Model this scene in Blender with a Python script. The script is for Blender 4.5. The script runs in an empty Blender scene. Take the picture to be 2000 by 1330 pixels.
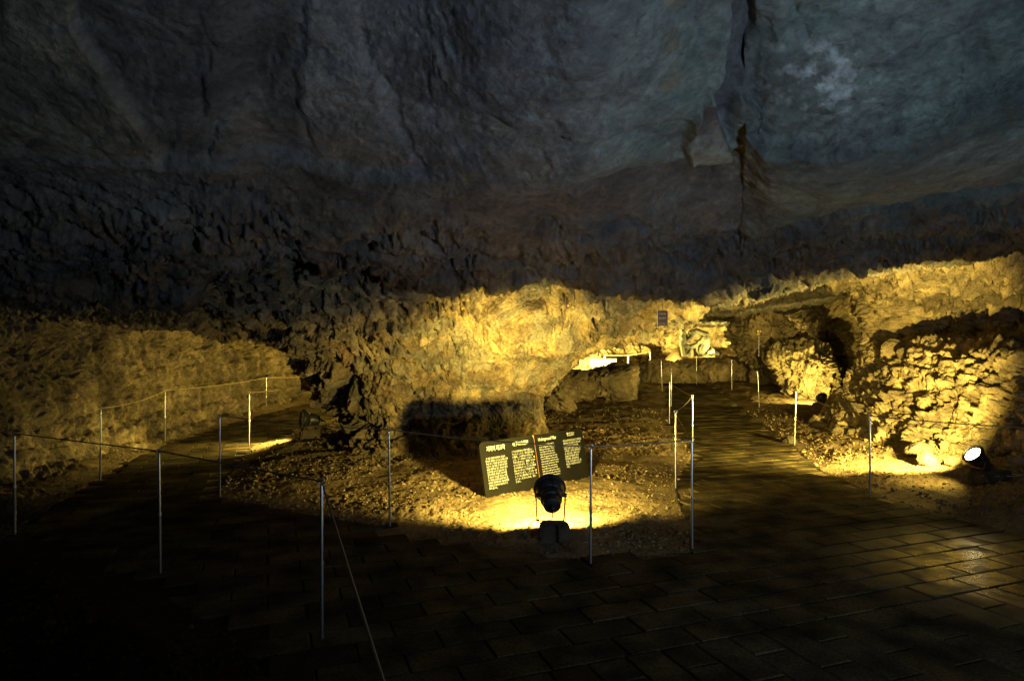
import bpy, bmesh, math, random
import numpy as np
from mathutils import Vector, Matrix

# ------------------------------------------------------------------ camera, world, exposure
scene = bpy.context.scene
C = scene.collection
F, H, HOR = 1280.0, 1.6, 675.0            # focal length in photo pixels, eye height, horizon row

cam_d = bpy.data.cameras.new('camera')
cam_d.lens = 36.0 * F / 2000.0
cam_d.sensor_width = 36.0
cam_d.clip_start = 0.05
cam_d.clip_end = 200
cam = bpy.data.objects.new('camera', cam_d)
C.objects.link(cam)
cam.location = (0, 0, H)
cam.rotation_euler = (math.radians(90) + math.atan((HOR - 665) / F), 0, 0)
scene.camera = cam

world = bpy.data.worlds.new('World')
scene.world = world
world.use_nodes = True
wn = world.node_tree.nodes
wl = world.node_tree.links
sky = wn.new('ShaderNodeTexSky')
sky.sky_type = 'NISHITA'
sky.sun_disc = False
sky.sun_elevation = math.radians(25)
sky.sun_rotation = math.radians(200)
wl.new(sky.outputs[0], wn['Background'].inputs[0])
wn['Background'].inputs[1].default_value = 0.021

scene.view_settings.view_transform = 'Standard'
scene.view_settings.look = 'None'
scene.view_settings.exposure = 0
scene.view_settings.gamma = 1
scene.cycles.use_denoising = True
scene.cycles.max_bounces = 5
scene.cycles.diffuse_bounces = 1
scene.cycles.sample_clamp_indirect = 3

WARM = (1.0, 0.785, 0.17)

def spot(pos, aim, power, size, blend, soft=0.05, col=WARM):
    l = bpy.data.lights.new('spot_beam', 'SPOT')
    l.energy = power
    l.color = col
    l.spot_size = math.radians(size)
    l.spot_blend = blend
    l.shadow_soft_size = soft
    o = bpy.data.objects.new('spot_beam', l)
    C.objects.link(o)
    o.location = pos
    o.rotation_euler = Vector(aim).to_track_quat('-Z', 'Y').to_euler()
    return o

# ------------------------------------------------------------------ helpers
rng = np.random.default_rng(7)
random.seed(7)

def G(px, py, z=0.0):
    """ground point seen at photo pixel"""
    d = F * (H - z) / (py - HOR)
    return ((px - 1000) / F * d, d, z)

def D(px, py, d):
    return ((px - 1000) / F * d, d, H - (py - HOR) / F * d)

def _hash(ix, iy, iz, s):
    h = (ix.astype(np.uint32) * np.uint32(73856093)) ^ (iy.astype(np.uint32) * np.uint32(19349663)) ^ (iz.astype(np.uint32) * np.uint32(83492791)) ^ np.uint32((s * 2654435761) & 0xffffffff)
    h ^= h >> np.uint32(15)
    h *= np.uint32(2246822519)
    h ^= h >> np.uint32(13)
    h *= np.uint32(3266489917)
    h ^= h >> np.uint32(16)
    return h

GR = np.array([[1,1,0],[-1,1,0],[1,-1,0],[-1,-1,0],[1,0,1],[-1,0,1],[1,0,-1],[-1,0,-1],
               [0,1,1],[0,-1,1],[0,1,-1],[0,-1,-1],[1,1,0],[-1,1,0],[0,-1,1],[0,-1,-1]], np.float32)

def noise(P, s=0):
    """gradient noise, P (...,3) -> about -1..1"""
    P = np.asarray(P, np.float32)
    I = np.floor(P)
    f = P - I
    I = I.astype(np.int64)
    w = f * f * f * (f * (f * 6 - 15) + 10)
    out = 0
    for dx in (0, 1):
        wx = w[..., 0] if dx else 1 - w[..., 0]
        for dy in (0, 1):
            wy = w[..., 1] if dy else 1 - w[..., 1]
            for dz in (0, 1):
                wz = w[..., 2] if dz else 1 - w[..., 2]
                g = GR[_hash(I[..., 0] + dx, I[..., 1] + dy, I[..., 2] + dz, s) & np.uint32(15)]
                v = g[..., 0] * (f[..., 0] - dx) + g[..., 1] * (f[..., 1] - dy) + g[..., 2] * (f[..., 2] - dz)
                out = out + wx * wy * wz * v
    return out * 1.4

def fbm(P, o=4, s=0, ridge=False, gain=0.5):
    a, t, tot = 1.0, 0, 0
    P = np.asarray(P, np.float32)
    for i in range(o):
        n = noise(P * (2.03 ** i) + i * 17.3, s + i)
        if ridge:
            n = 1 - 2 * np.abs(n)
        t = t + a * n
        tot += a
        a *= gain
    return t / tot

def worley(P, s=0):
    """distance to the nearest and second feature point"""
    P = np.asarray(P, np.float32)
    I = np.floor(P).astype(np.int64)
    f = P - I
    b1 = np.full(P.shape[:-1], 9.0, np.float32)
    b2 = b1.copy()
    for dx in (-1, 0, 1):
        for dy in (-1, 0, 1):
            for dz in (-1, 0, 1):
                h = _hash(I[..., 0] + dx, I[..., 1] + dy, I[..., 2] + dz, s)
                ax = (h & np.uint32(1023)).astype(np.float32) / 1023
                ay = ((h >> np.uint32(10)) & np.uint32(1023)).astype(np.float32) / 1023
                az = ((h >> np.uint32(20)) & np.uint32(1023)).astype(np.float32) / 1023
                d = (dx + ax - f[..., 0]) ** 2 + (dy + ay - f[..., 1]) ** 2 + (dz + az - f[..., 2]) ** 2
                m = d < b1
                b2 = np.where(m, b1, np.minimum(b2, d))
                b1 = np.where(m, d, b1)
    return np.sqrt(b1), np.sqrt(b2)

def smooth(x, a, b):
    t = np.clip((x - a) / (b - a), 0, 1)
    return t * t * (3 - 2 * t)

def grid_normals(P):
    du = np.gradient(P, axis=0)
    dv = np.gradient(P, axis=1)
    n = np.cross(du, dv)
    return n / (np.linalg.norm(n, axis=-1, keepdims=True) + 1e-9)

def px_of(P):
    d = np.maximum(P[..., 1], 0.3)
    return 1000 + P[..., 0] / d * F, HOR - (P[..., 2] - H) / d * F

def link(o, parent=None):
    C.objects.link(o)
    if parent:
        o.parent = parent
    return o

def mesh_from(name, V, Fc, mat, parent=None, smoothf=True, tint=None):
    me = bpy.data.meshes.new(name)
    V = np.asarray(V, np.float32).reshape(-1, 3)
    if isinstance(Fc, np.ndarray):
        n = Fc.shape[1]
        me.vertices.add(len(V))
        me.vertices.foreach_set('co', V.ravel())
        me.loops.add(Fc.size)
        me.loops.foreach_set('vertex_index', Fc.ravel().astype(np.int32))
        me.polygons.add(len(Fc))
        me.polygons.foreach_set('loop_start', (np.arange(len(Fc)) * n).astype(np.int32))
        me.update(calc_edges=True)
    else:
        me.from_pydata([tuple(map(float, v)) for v in V], [], Fc)
    me.polygons.foreach_set('use_smooth', np.full(len(me.polygons), smoothf, bool))
    if tint is not None:
        a = me.color_attributes.new('tint', 'FLOAT_COLOR', 'POINT')
        t = np.ones((len(V), 4), np.float32)
        t[:, :3] = np.asarray(tint, np.float32).reshape(-1, 3)
        a.data.foreach_set('color', t.ravel())
    me.materials.append(mat)
    me.validate()
    return link(bpy.data.objects.new(name, me), parent)

def grid_faces(n, m, closed=False):
    i = np.arange(n if closed else n - 1)[:, None]
    j = np.arange(m - 1)[None, :]
    i2 = (i + 1) % n
    a, b, c, d = i * m + j, i2 * m + j, i2 * m + j + 1, i * m + j + 1
    return np.stack([a + 0 * b, b + 0 * a, c + 0 * a, d + 0 * b], -1).reshape(-1, 4)

def grid_mesh(name, P, mat, flip=False, closed=False, tint=None):
    n, m = P.shape[:2]
    f = grid_faces(n, m, closed)
    if flip:
        f = f[:, ::-1]
    return mesh_from(name, P, np.ascontiguousarray(f), mat, tint=tint)

def tag(o, label=None, cat=None, group=None, kind=None):
    if label: o['label'] = label
    if cat: o['category'] = cat
    if group: o['group'] = group
    if kind: o['kind'] = kind
    return o

def thing(name, label, cat, loc=(0, 0, 0), group=None):
    o = bpy.data.objects.new(name, None)
    C.objects.link(o)
    o.location = loc
    o.empty_display_size = 0.1
    return tag(o, label, cat, group)

class MB:
    def __init__(s):
        s.v, s.f = [], []
    def add(s, V, Fs):
        b = len(s.v)
        s.v += [tuple(map(float, p)) for p in V]
        s.f += [tuple(b + i for i in q) for q in Fs]
    def box(s, c, size, rot=None):
        x, y, z = [q / 2 for q in size]
        V = [Vector(p) for p in ((-x,-y,-z),(x,-y,-z),(x,y,-z),(-x,y,-z),(-x,-y,z),(x,-y,z),(x,y,z),(-x,y,z))]
        if rot is not None:
            V = [rot @ p for p in V]
        s.add([p + Vector(c) for p in V], [(3,2,1,0),(4,5,6,7),(0,1,5,4),(1,2,6,5),(2,3,7,6),(3,0,4,7)])
    def tube(s, pts, r, n=10, cap=True):
        pts = [Vector(p) for p in pts]
        rs = [float(q) for q in r] if isinstance(r, (list, tuple)) else [float(r)] * len(pts)
        rings = []
        ref = Vector((0.13, 0.27, 0.95))
        for i, p in enumerate(pts):
            t = (pts[min(i + 1, len(pts) - 1)] - pts[max(i - 1, 0)]).normalized()
            if abs(t.dot(ref)) > 0.98:
                ref = Vector((1, 0.1, 0))
            a = t.cross(ref).normalized()
            b = t.cross(a)
            rings.append([p + rs[i] * (math.cos(2 * math.pi * k / n) * a + math.sin(2 * math.pi * k / n) * b) for k in range(n)])
        V = [q for ring in rings for q in ring]
        Fs = []
        for i in range(len(pts) - 1):
            for k in range(n):
                k2 = (k + 1) % n
                Fs.append((i * n + k, i * n + k2, (i + 1) * n + k2, (i + 1) * n + k))
        if cap:
            Fs.append(tuple(range(n))[::-1])
            Fs.append(tuple((len(pts) - 1) * n + k for k in range(n)))
        s.add(V, Fs)
    def lathe(s, prof, n=32, M=None):
        """prof: (radius, height) about z"""
        V, Fs = [], []
        for r, z in prof:
            for k in range(n):
                a = 2 * math.pi * k / n
                V.append(Vector((r * math.cos(a), r * math.sin(a), z)))
        for i in range(len(prof) - 1):
            for k in range(n):
                k2 = (k + 1) % n
                Fs.append((i * n + k, i * n + k2, (i + 1) * n + k2, (i + 1) * n + k))
        Fs.append(tuple(range(n))[::-1])
        Fs.append(tuple((len(prof) - 1) * n + k for k in range(n)))
        if M is not None:
            V = [M @ p for p in V]
        s.add(V, Fs)
    def torus(s, c, R, r, axis=Vector((0, 1, 0)), n=20, m=8):
        q = Vector(axis).to_track_quat('Z', 'Y')
        pts = [Vector(c) + q @ Vector((R * math.cos(2*math.pi*k/n), R * math.sin(2*math.pi*k/n), 0)) for k in range(n + 1)]
        s.tube(pts, r, m, cap=False)
    def build(s, name, mat, parent=None, sm=True):
        o = mesh_from(name, s.v, s.f, mat, parent, smoothf=False)
        if sm:
            me = o.data
            bm = bmesh.new(); bm.from_mesh(me)
            bmesh.ops.recalc_face_normals(bm, faces=bm.faces)
            for fc in bm.faces: fc.smooth = True
            for e in bm.edges:
                if len(e.link_faces) == 2 and e.calc_face_angle(0) > math.radians(38):
                    e.smooth = False
            bm.to_mesh(me); bm.free()
        return o

# ------------------------------------------------------------------ materials
def mat_new(name):
    m = bpy.data.materials.new(name)
    m.use_nodes = True
    nt = m.node_tree
    return m, nt, nt.nodes['Principled BSDF']

def simple(name, col, rough=0.6, metal=0.0, noise_amt=0.25, scale=30, bump=0.1, emit=None):
    m, nt, b = mat_new(name)
    N, L = nt.nodes, nt.links
    tc = N.new('ShaderNodeTexCoord')
    nz = N.new('ShaderNodeTexNoise')
    nz.inputs['Scale'].default_value = scale
    nz.inputs['Detail'].default_value = 4
    L.new(tc.outputs['Object'], nz.inputs['Vector'])
    mix = N.new('ShaderNodeMix'); mix.data_type = 'RGBA'
    mix.inputs[6].default_value = (*[c * (1 - noise_amt) for c in col], 1)
    mix.inputs[7].default_value = (*[min(1, c * (1 + noise_amt)) for c in col], 1)
    L.new(nz.outputs['Fac'], mix.inputs[0])
    L.new(mix.outputs[2], b.inputs['Base Color'])
    b.inputs['Roughness'].default_value = rough
    b.inputs['Metallic'].default_value = metal
    if bump:
        bp = N.new('ShaderNodeBump'); bp.inputs['Strength'].default_value = bump
        bp.inputs['Distance'].default_value = 0.002
        L.new(nz.outputs['Fac'], bp.inputs['Height'])
        L.new(bp.outputs[0], b.inputs['Normal'])
    if emit:
        b.inputs['Emission Color'].default_value = (*emit[0], 1)
        b.inputs['Emission Strength'].default_value = emit[1]
    return m

def rock_mat(name, fine=34.0, bumpd=0.02, bumps=1.0, rough=0.85, patch=0.45, spec=0.25, streak=None):
    """rock whose base tone comes from the 'tint' attribute, mottled with mineral patches"""
    m, nt, b = mat_new(name)
    N, L = nt.nodes, nt.links
    at = N.new('ShaderNodeAttribute'); at.attribute_name = 'tint'
    tc = N.new('ShaderNodeTexCoord')
    src = tc.outputs['Object']
    if streak:
        mp = N.new('ShaderNodeMapping'); mp.inputs['Scale'].default_value = streak
        L.new(src, mp.inputs['Vector']); src = mp.outputs[0]
    def nz(scale, det=5, ro=0.6, dist=0.0):
        n = N.new('ShaderNodeTexNoise')
        n.inputs['Scale'].default_value = scale
        n.inputs['Detail'].default_value = det
        n.inputs['Roughness'].default_value = ro
        n.inputs['Distortion'].default_value = dist
        L.new(src, n.inputs['Vector'])
        return n
    big, mid, sml = nz(1.7, 6, 0.62, 0.5), nz(7, 6, 0.65, 0.4), nz(fine, 6, 0.7)
    def ramp(inp, p0, c0, p1, c1):
        r = N.new('ShaderNodeValToRGB')
        r.color_ramp.elements[0].position = p0; r.color_ramp.elements[0].color = (*c0, 1)
        r.color_ramp.elements[1].position = p1; r.color_ramp.elements[1].color = (*c1, 1)
        L.new(inp, r.inputs[0]); return r
    def mul(a, bb):
        mx = N.new('ShaderNodeMix'); mx.data_type = 'RGBA'; mx.blend_type = 'MULTIPLY'
        mx.inputs[0].default_value = 1
        L.new(a, mx.inputs[6]); L.new(bb, mx.inputs[7]); return mx.outputs[2]
    k = patch
    c = mul(at.outputs['Color'], ramp(big.outputs['Fac'], .38, (1 - k*.7, 1 - k*.75, 1 - k*.8), .62, (1 + k*.5, 1 + k*.4, 1 + k*.2)).outputs[0])
    c = mul(c, ramp(mid.outputs['Fac'], .35, (1 - k*.7, 1 - k*.8, 1 - k*.85), .62, (1.15, 1.1, 1.05)).outputs[0])
    c = mul(c, ramp(sml.outputs['Fac'], .3, (.62, .6, .58), .65, (1.2, 1.2, 1.2)).outputs[0])
    L.new(c, b.inputs['Base Color'])
    b.inputs['Roughness'].default_value = rough
    b.inputs['Specular IOR Level'].default_value = spec
    vor = N.new('ShaderNodeTexVoronoi'); vor.inputs['Scale'].default_value = fine * 0.8
    L.new(src, vor.inputs['Vector'])
    ad = N.new('ShaderNodeMath'); ad.operation = 'MULTIPLY_ADD'
    L.new(vor.outputs['Distance'], ad.inputs[0]); ad.inputs[1].default_value = 0.45
    L.new(sml.outputs['Fac'], ad.inputs[2])
    bp = N.new('ShaderNodeBump'); bp.inputs['Strength'].default_value = bumps
    bp.inputs['Distance'].default_value = bumpd
    L.new(ad.outputs[0], bp.inputs['Height'])
    L.new(bp.outputs[0], b.inputs['Normal'])
    return m

M_rock = rock_mat('rock_lava', 30, 0.03, 1.0)
M_ceil = rock_mat('rock_ceiling', 22, 0.022, 1.0, rough=0.7, patch=0.5, spec=0.4)
M_dirt = rock_mat('dirt', 48, 0.012, 1.0, rough=0.95, patch=0.35, spec=0.1)
M_block = rock_mat('cut_stone', 60, 0.006, 0.8, rough=0.9, patch=0.3)
M_steel = simple('steel', (0.55, 0.55, 0.56), 0.28, 1.0, 0.15, 60, 0.05)
M_sleeve = simple('dull_steel', (0.22, 0.21, 0.2), 0.45, 0.9, 0.3, 60, 0.05)
M_rope = simple('rope', (0.20, 0.13, 0.07), 0.85, 0, 0.3, 200, 0.5)
M_ropey = simple('rope_yellow', (0.45, 0.34, 0.12), 0.8, 0, 0.3, 200, 0.5)
M_black = simple('lamp_paint', (0.02, 0.019, 0.017), 0.42, 0.2, 0.3, 40, 0.15)
M_rust = simple('rusty_bracket', (0.20, 0.09, 0.04), 0.6, 0.5, 0.4, 60, 0.3)
M_cable = simple('cable', (0.03, 0.03, 0.03), 0.6)
M_cableg = simple('cable_grey', (0.3, 0.28, 0.2), 0.6)
M_lens = simple('lit_lens', (0.9, 0.9, 0.8), 0.3, emit=((1.0, 0.90, 0.50), 22))
M_lensh = simple('lit_lens_dim', (0.9, 0.9, 0.8), 0.3, emit=((1.0, 0.93, 0.62), 1.5))
M_lensc = simple('lit_lens_cool', (0.9, 0.9, 0.9), 0.3, emit=((.7, .85, 1), 1.5))
M_dlens = simple('dark_lens', (0.02, 0.02, 0.02), 0.06, bump=0)
M_board = simple('board', (0.0055, 0.005, 0.004), 0.7, 0, 0.4, 6, 0.2)
M_board.node_tree.nodes['Principled BSDF'].inputs['Specular IOR Level'].default_value = .06
M_text = simple('lettering', (0.27, 0.27, 0.26), 0.7, bump=0, noise_amt=.1)
M_red = simple('maroon_sign', (0.05, 0.015, 0.012), 0.45)
M_pale = simple('pale_panel', (0.35, 0.34, 0.30), 0.5)
M_gold = simple('yellow_lettering', (0.8, 0.45, 0.08), 0.6, bump=0)
M_grey = rock_mat('grey_stone', 30, 0.01, 0.7, rough=0.9, patch=0.3)

# wet pavers
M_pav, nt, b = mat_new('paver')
N, L = nt.nodes, nt.links
tc = N.new('ShaderNodeTexCoord')
at = N.new('ShaderNodeAttribute'); at.attribute_name = 'tint'
n1 = N.new('ShaderNodeTexNoise'); n1.inputs['Scale'].default_value = 5.5; n1.inputs['Detail'].default_value = 5
n2 = N.new('ShaderNodeTexNoise'); n2.inputs['Scale'].default_value = 70; n2.inputs['Detail'].default_value = 5
for q in (n1, n2): L.new(tc.outputs['Object'], q.inputs['Vector'])
rr = N.new('ShaderNodeMapRange'); rr.inputs[1].default_value = .42; rr.inputs[2].default_value = .62
rr.inputs[3].default_value = .10; rr.inputs[4].default_value = .5
L.new(n1.outputs['Fac'], rr.inputs[0])
# a damp patch on the right-hand paving; the rest is dry and dull
vd = N.new('ShaderNodeVectorMath'); vd.operation = 'DISTANCE'; vd.inputs[1].default_value = (3.6, 4.6, 0)
L.new(tc.outputs['Object'], vd.inputs[0])
wet = N.new('ShaderNodeMapRange'); wet.inputs[1].default_value = .45; wet.inputs[2].default_value = 1.35
wet.inputs[3].default_value = 0; wet.inputs[4].default_value = 1
L.new(vd.outputs['Value'], wet.inputs[0])
mr = N.new('ShaderNodeMix'); L.new(wet.outputs[0], mr.inputs[0]); L.new(rr.outputs[0], mr.inputs[2]); mr.inputs[3].default_value = .85
L.new(mr.outputs[0], b.inputs['Roughness'])
ms = N.new('ShaderNodeMapRange'); ms.inputs[3].default_value = 1.0; ms.inputs[4].default_value = .02
L.new(wet.outputs[0], ms.inputs[0]); L.new(ms.outputs[0], b.inputs['Specular IOR Level'])
r2 = N.new('ShaderNodeValToRGB')
r2.color_ramp.elements[0].position = .35; r2.color_ramp.elements[0].color = (.55, .55, .55, 1)
r2.color_ramp.elements[1].position = .65; r2.color_ramp.elements[1].color = (1.25, 1.25, 1.25, 1)
L.new(n2.outputs['Fac'], r2.inputs[0])
mx = N.new('ShaderNodeMix'); mx.data_type = 'RGBA'; mx.blend_type = 'MULTIPLY'; mx.inputs[0].default_value = 1
L.new(at.outputs['Color'], mx.inputs[6]); L.new(r2.outputs[0], mx.inputs[7])
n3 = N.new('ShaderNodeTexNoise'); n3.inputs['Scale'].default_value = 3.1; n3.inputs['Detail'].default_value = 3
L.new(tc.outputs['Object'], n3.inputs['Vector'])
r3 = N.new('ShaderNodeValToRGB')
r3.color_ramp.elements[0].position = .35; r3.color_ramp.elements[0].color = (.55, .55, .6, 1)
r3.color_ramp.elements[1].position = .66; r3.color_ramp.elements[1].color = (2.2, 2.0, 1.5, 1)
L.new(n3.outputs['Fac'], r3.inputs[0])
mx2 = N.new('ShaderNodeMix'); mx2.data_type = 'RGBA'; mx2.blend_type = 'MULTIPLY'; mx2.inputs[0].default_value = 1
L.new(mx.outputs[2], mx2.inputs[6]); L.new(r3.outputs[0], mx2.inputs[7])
L.new(mx2.outputs[2], b.inputs['Base Color'])
bp = N.new('ShaderNodeBump'); bp.inputs['Strength'].default_value = .5; bp.inputs['Distance'].default_value = .0025
L.new(n2.outputs['Fac'], bp.inputs['Height']); L.new(bp.outputs[0], b.inputs['Normal'])

# ------------------------------------------------------------------ rock relief
def relief(P, amp=1.0, big=0.12, s=0, st=(1, 1, 1), pit=1.0):
    """lava-rock relief in metres: swells, ledges, knobs and gas pits"""
    Q = P * np.array(st, np.float32)
    warp = np.stack([noise(Q * 1.3, s + 50), noise(Q * 1.3, s + 51), noise(Q * 1.3, s + 52)], -1) * 0.25
    Q = Q + warp
    h = big * fbm(Q * 0.9, 3, s)
    h = h + 0.05 * amp * fbm(Q * 2.6, 3, s + 5, True)
    h = h + 0.026 * amp * fbm(Q * 7.0, 3, s + 9, True, 0.6)
    w1, w2 = worley(Q * 11 + 0.4 * noise(Q * 9, s + 3)[..., None], s + 20)
    h = h - 0.028 * amp * pit * (1 - smooth(w1, 0.12, 0.55)) + 0.016 * amp * np.clip(w2 - w1, 0, .5)
    h = h + 0.012 * amp * fbm(Q * 24, 2, s + 30)
    f1 = fbm(Q * 5.2, 3, s + 40)
    h = h - 0.06 * amp * pit * smooth(f1, .16, .34)                    # deep gas cavities
    h = h - 0.03 * amp * np.abs(noise(Q * 8.5, s + 44))                 # sharp creases
    return h

def mottled(P, c0, c1, s=0, sc=1.6):
    t = smooth(fbm(P * sc, 4, s), -0.18, 0.22)[..., None]
    return np.array(c0) * (1 - t) + np.array(c1) * t

# ------------------------------------------------------------------ ground height
def ramp_z(x, d):
    return 0.052 * (np.sqrt((d - 13.0) ** 2 + 2.0) + (d - 13.0)) / 2 * 1.15

ISLAND = [(-3.15, 6.95), (-2.2, 6.35), (-1.08, 5.75), (-.4, 5.38), (.5, 4.95), (1.4, 5.12), (1.62, 6.2), (1.84, 7.4), (2.3, 8.7),
          (2.66, 9.7), (2.85, 11), (3.0, 12.4), (3.5, 15), (4.1, 17.5), (4.6, 19.5), (4.2, 22), (0, 19.0), (-3, 16.4), (-3.75, 14), (-3.9, 12.5), (-4.12, 10.4), (-3.7, 8.8)]
OUTER = [(5.6, -5), (5.4, 4.4), (4.3, 5.5), (4.0, 6.3), (3.92, 7.0), (3.95, 8.4), (4.45, 10.3), (4.9, 12.5), (5.2, 14.5), (5.6, 16.5), (6.0, 19), (6, 21), (4.2, 22), (4.6, 19.5), (4.0, 19),
         (0, 19.0), (-3, 17.8), (-4.6, 16.9), (-5.3, 15.2), (-5.65, 13), (-5.65, 11), (-5.4, 9.5), (-4.95, 7.8), (-4.35, 5.75), (-2.5, 4.45),
         (-1.35, 3.45), (-0.95, 2.6), (-0.7, -5)]

def inside(poly, x, y):
    c = np.zeros(np.shape(x), bool)
    n = len(poly)
    for i in range(n):
        x0, y0 = poly[i]; x1, y1 = poly[(i + 1) % n]
        if y0 == y1: continue
        t = ((y0 > y) != (y1 > y)) & (x < (x1 - x0) * (y - y0) / (y1 - y0) + x0)
        c ^= t
    return c

def dist_poly(poly, x, y):
    best = np.full(np.shape(x), 1e9)
    n = len(poly)
    for i in range(n):
        x0, y0 = poly[i]; x1, y1 = poly[(i + 1) % n]
        dx, dy = x1 - x0, y1 - y0
        t = np.clip(((x - x0) * dx + (y - y0) * dy) / (dx * dx + dy * dy + 1e-12), 0, 1)
        best = np.minimum(best, np.hypot(x - x0 - t * dx, y - y0 - t * dy))
    return best

def ground_z(x, d, detail=False):
    x = np.asarray(x, float); d = np.asarray(d, float)
    isl = inside(ISLAND, x, d)
    out = inside(OUTER, x, d)
    di = dist_poly(ISLAND, x, d)
    do = dist_poly(OUTER, x, d)
    z = ramp_z(x, d)
    m_i = np.where(isl, smooth(di, 0.0, .5), 0)
    m_o = np.where(~out & ~isl, smooth(do, 0.0, .5), 0)
    # under the pavers the bed is a little lower
    z = z + np.where(out & ~isl, -0.0125, 0.0)
    z = z + m_i * (0.035 + 0.08 * np.exp(-(((x + .95) / 2.8) ** 2 + ((d - 11) / 2.8) ** 2)))
    z = z + m_o * 0.06
    # platform at the back
    step = smooth(d - 0.25 * np.sin(x * 2.3), 20.6, 21.3) * smooth(x - .235 * d, -.3, .5)
    z = z + 0.58 * step
    z = z + m_o * 0.16 * smooth(x, 4.6, 6.2) * smooth(12 - d, 0, 3)
    if detail:
        P = np.stack([x, d, z * 0], -1)
        m = m_i + m_o
        nb = fbm(P * 1.6, 3, 71)
        w1, w2 = worley(P * 17 + 0.5 * noise(P * 12, 4)[..., None], 77)
        w3, w4 = worley(P * 34, 78)
        rough = 0.35 + 0.65 * smooth(fbm(P * 0.9, 2, 81), -.25, .15)
        z = z + m * (0.05 * nb + rough * (0.034 * (0.55 - w1) + 0.012 * (.5 - w3) + 0.022 * fbm(P * 8, 3, 90)))
        z = z + 0.006 * fbm(P * 20, 3, 95) * (~(out & ~isl))
    return z

# fan tessellation of the ground: finer where it is nearer
us = np.linspace(-1.15, 1.15, 1050)
ds = 2.3 * (30 / 2.3) ** np.linspace(0, 1, 560)
U, Dd = np.meshgrid(us, ds, indexing='ij')
X = U * Dd
Z = ground_z(X, Dd, True)
P = np.stack([X, Dd, Z], -1)
tint = mottled(P, (.155, .115, .066), (.23, .175, .105), 5, 1.1)
corner_shade = (smooth(-.35 - .62 * (Dd - 3.2) * 1.0 - X, -.6, .6) * smooth(6.4 - Dd, -.5, .5))[..., None]     # shade of the unlit near left corner, painted into the ground colour
tint = tint * (1 - corner_shade) + np.array((.022, .018, .014)) * corner_shade
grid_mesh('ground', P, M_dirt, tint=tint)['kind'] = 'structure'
# behind the camera
gx, gy = np.meshgrid(np.linspace(-12, 14, 80), np.linspace(-9, 2.6, 60), indexing='ij')
P = np.stack([gx, gy, ground_z(gx, gy) - .004 - 0.04 * smooth(gy, 1.8, 2.4)], -1)
grid_mesh('ground', P, M_dirt, tint=mottled(P, (.155, .115, .066), (.23, .175, .105), 5, 1.1))['kind'] = 'structure'

# ------------------------------------------------------------------ pavers (one sheet of laid blocks)
TH = math.radians(20.4)
e1 = np.array([math.cos(TH), math.sin(TH)]); e2 = np.array([-math.sin(TH), math.cos(TH)])
pv, pf, pt = [], [], []
LB = 2.97
def lay(u0, u1, v0, v1, a1, a2, ok):
    """one paver between local coordinates"""
    c = a1 * (u0 + u1) / 2 + a2 * (v0 + v1) / 2
    if not ok(c[0], c[1]): return
    g, be, th = 0.004, 0.007, 0.05
    zc = float(ramp_z(c[0], c[1])) + random.gauss(0, .0016)
    tx, ty = random.gauss(0, .0045), random.gauss(0, .0045)
    base = len(pv)
    hu, hv = (u1 - u0) / 2, (v1 - v0) / 2
    slope = (float(ramp_z(c[0], c[1] + .1)) - float(ramp_z(c[0], c[1]))) / .1
    for lev, ins in ((-th, g), (-be, g), (0, g + be)):
        for su, sv in ((-1, -1), (1, -1), (1, 1), (-1, 1)):
            uu, vv = su * (hu - ins), sv * (hv - ins)
            p = c + a1 * uu + a2 * vv
            pv.append((p[0], p[1], zc + lev + uu * tx + vv * ty + (p[1] - c[1]) * slope))
    t = random.gauss(1, .13)
    r_ = random.gauss(0, .05)
    col = (.050 * t * (1 + r_), .040 * t, .025 * t * (1 - r_))
    pt.extend([col] * 12)
    for k in range(4):
        k2 = (k + 1) % 4
        pf.append((base + k, base + k2, base + 4 + k2, base + 4 + k))
        pf.append((base + 4 + k, base + 4 + k2, base + 8 + k2, base + 8 + k))
    pf.append((base + 8, base + 9, base + 10, base + 11))

def ok_path(x, y):
    if y > 22 or x * x + y * y < .5: return False
    return bool(inside(OUTER, np.array([x]), np.array([y]))[0]) and not bool(inside(ISLAND, np.array([x]), np.array([y]))[0])
A, B = 0.44, 0.215
for j in range(0, 105):
    v0 = LB + j * B
    for i in range(-30, 40):
        u0 = i * A + (A / 2 if j % 2 else 0)
        lay(u0, u0 + A, v0, v0 + B, e1, e2, ok_path)
for i in range(-42, 60):
    for j in range(0, 12):
        v1 = LB - j * A + (A / 2 if i % 2 else 0)
        top = min(v1, LB)
        if top - (v1 - A) < .05: continue
        lay(i * B, i * B + B, v1 - A, top, e1, e2, lambda x, y: y > 1.0 and ok_path(x, y))
mesh_from('path', pv, pf, M_pav, smoothf=False, tint=pt)['kind'] = 'structure'

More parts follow.
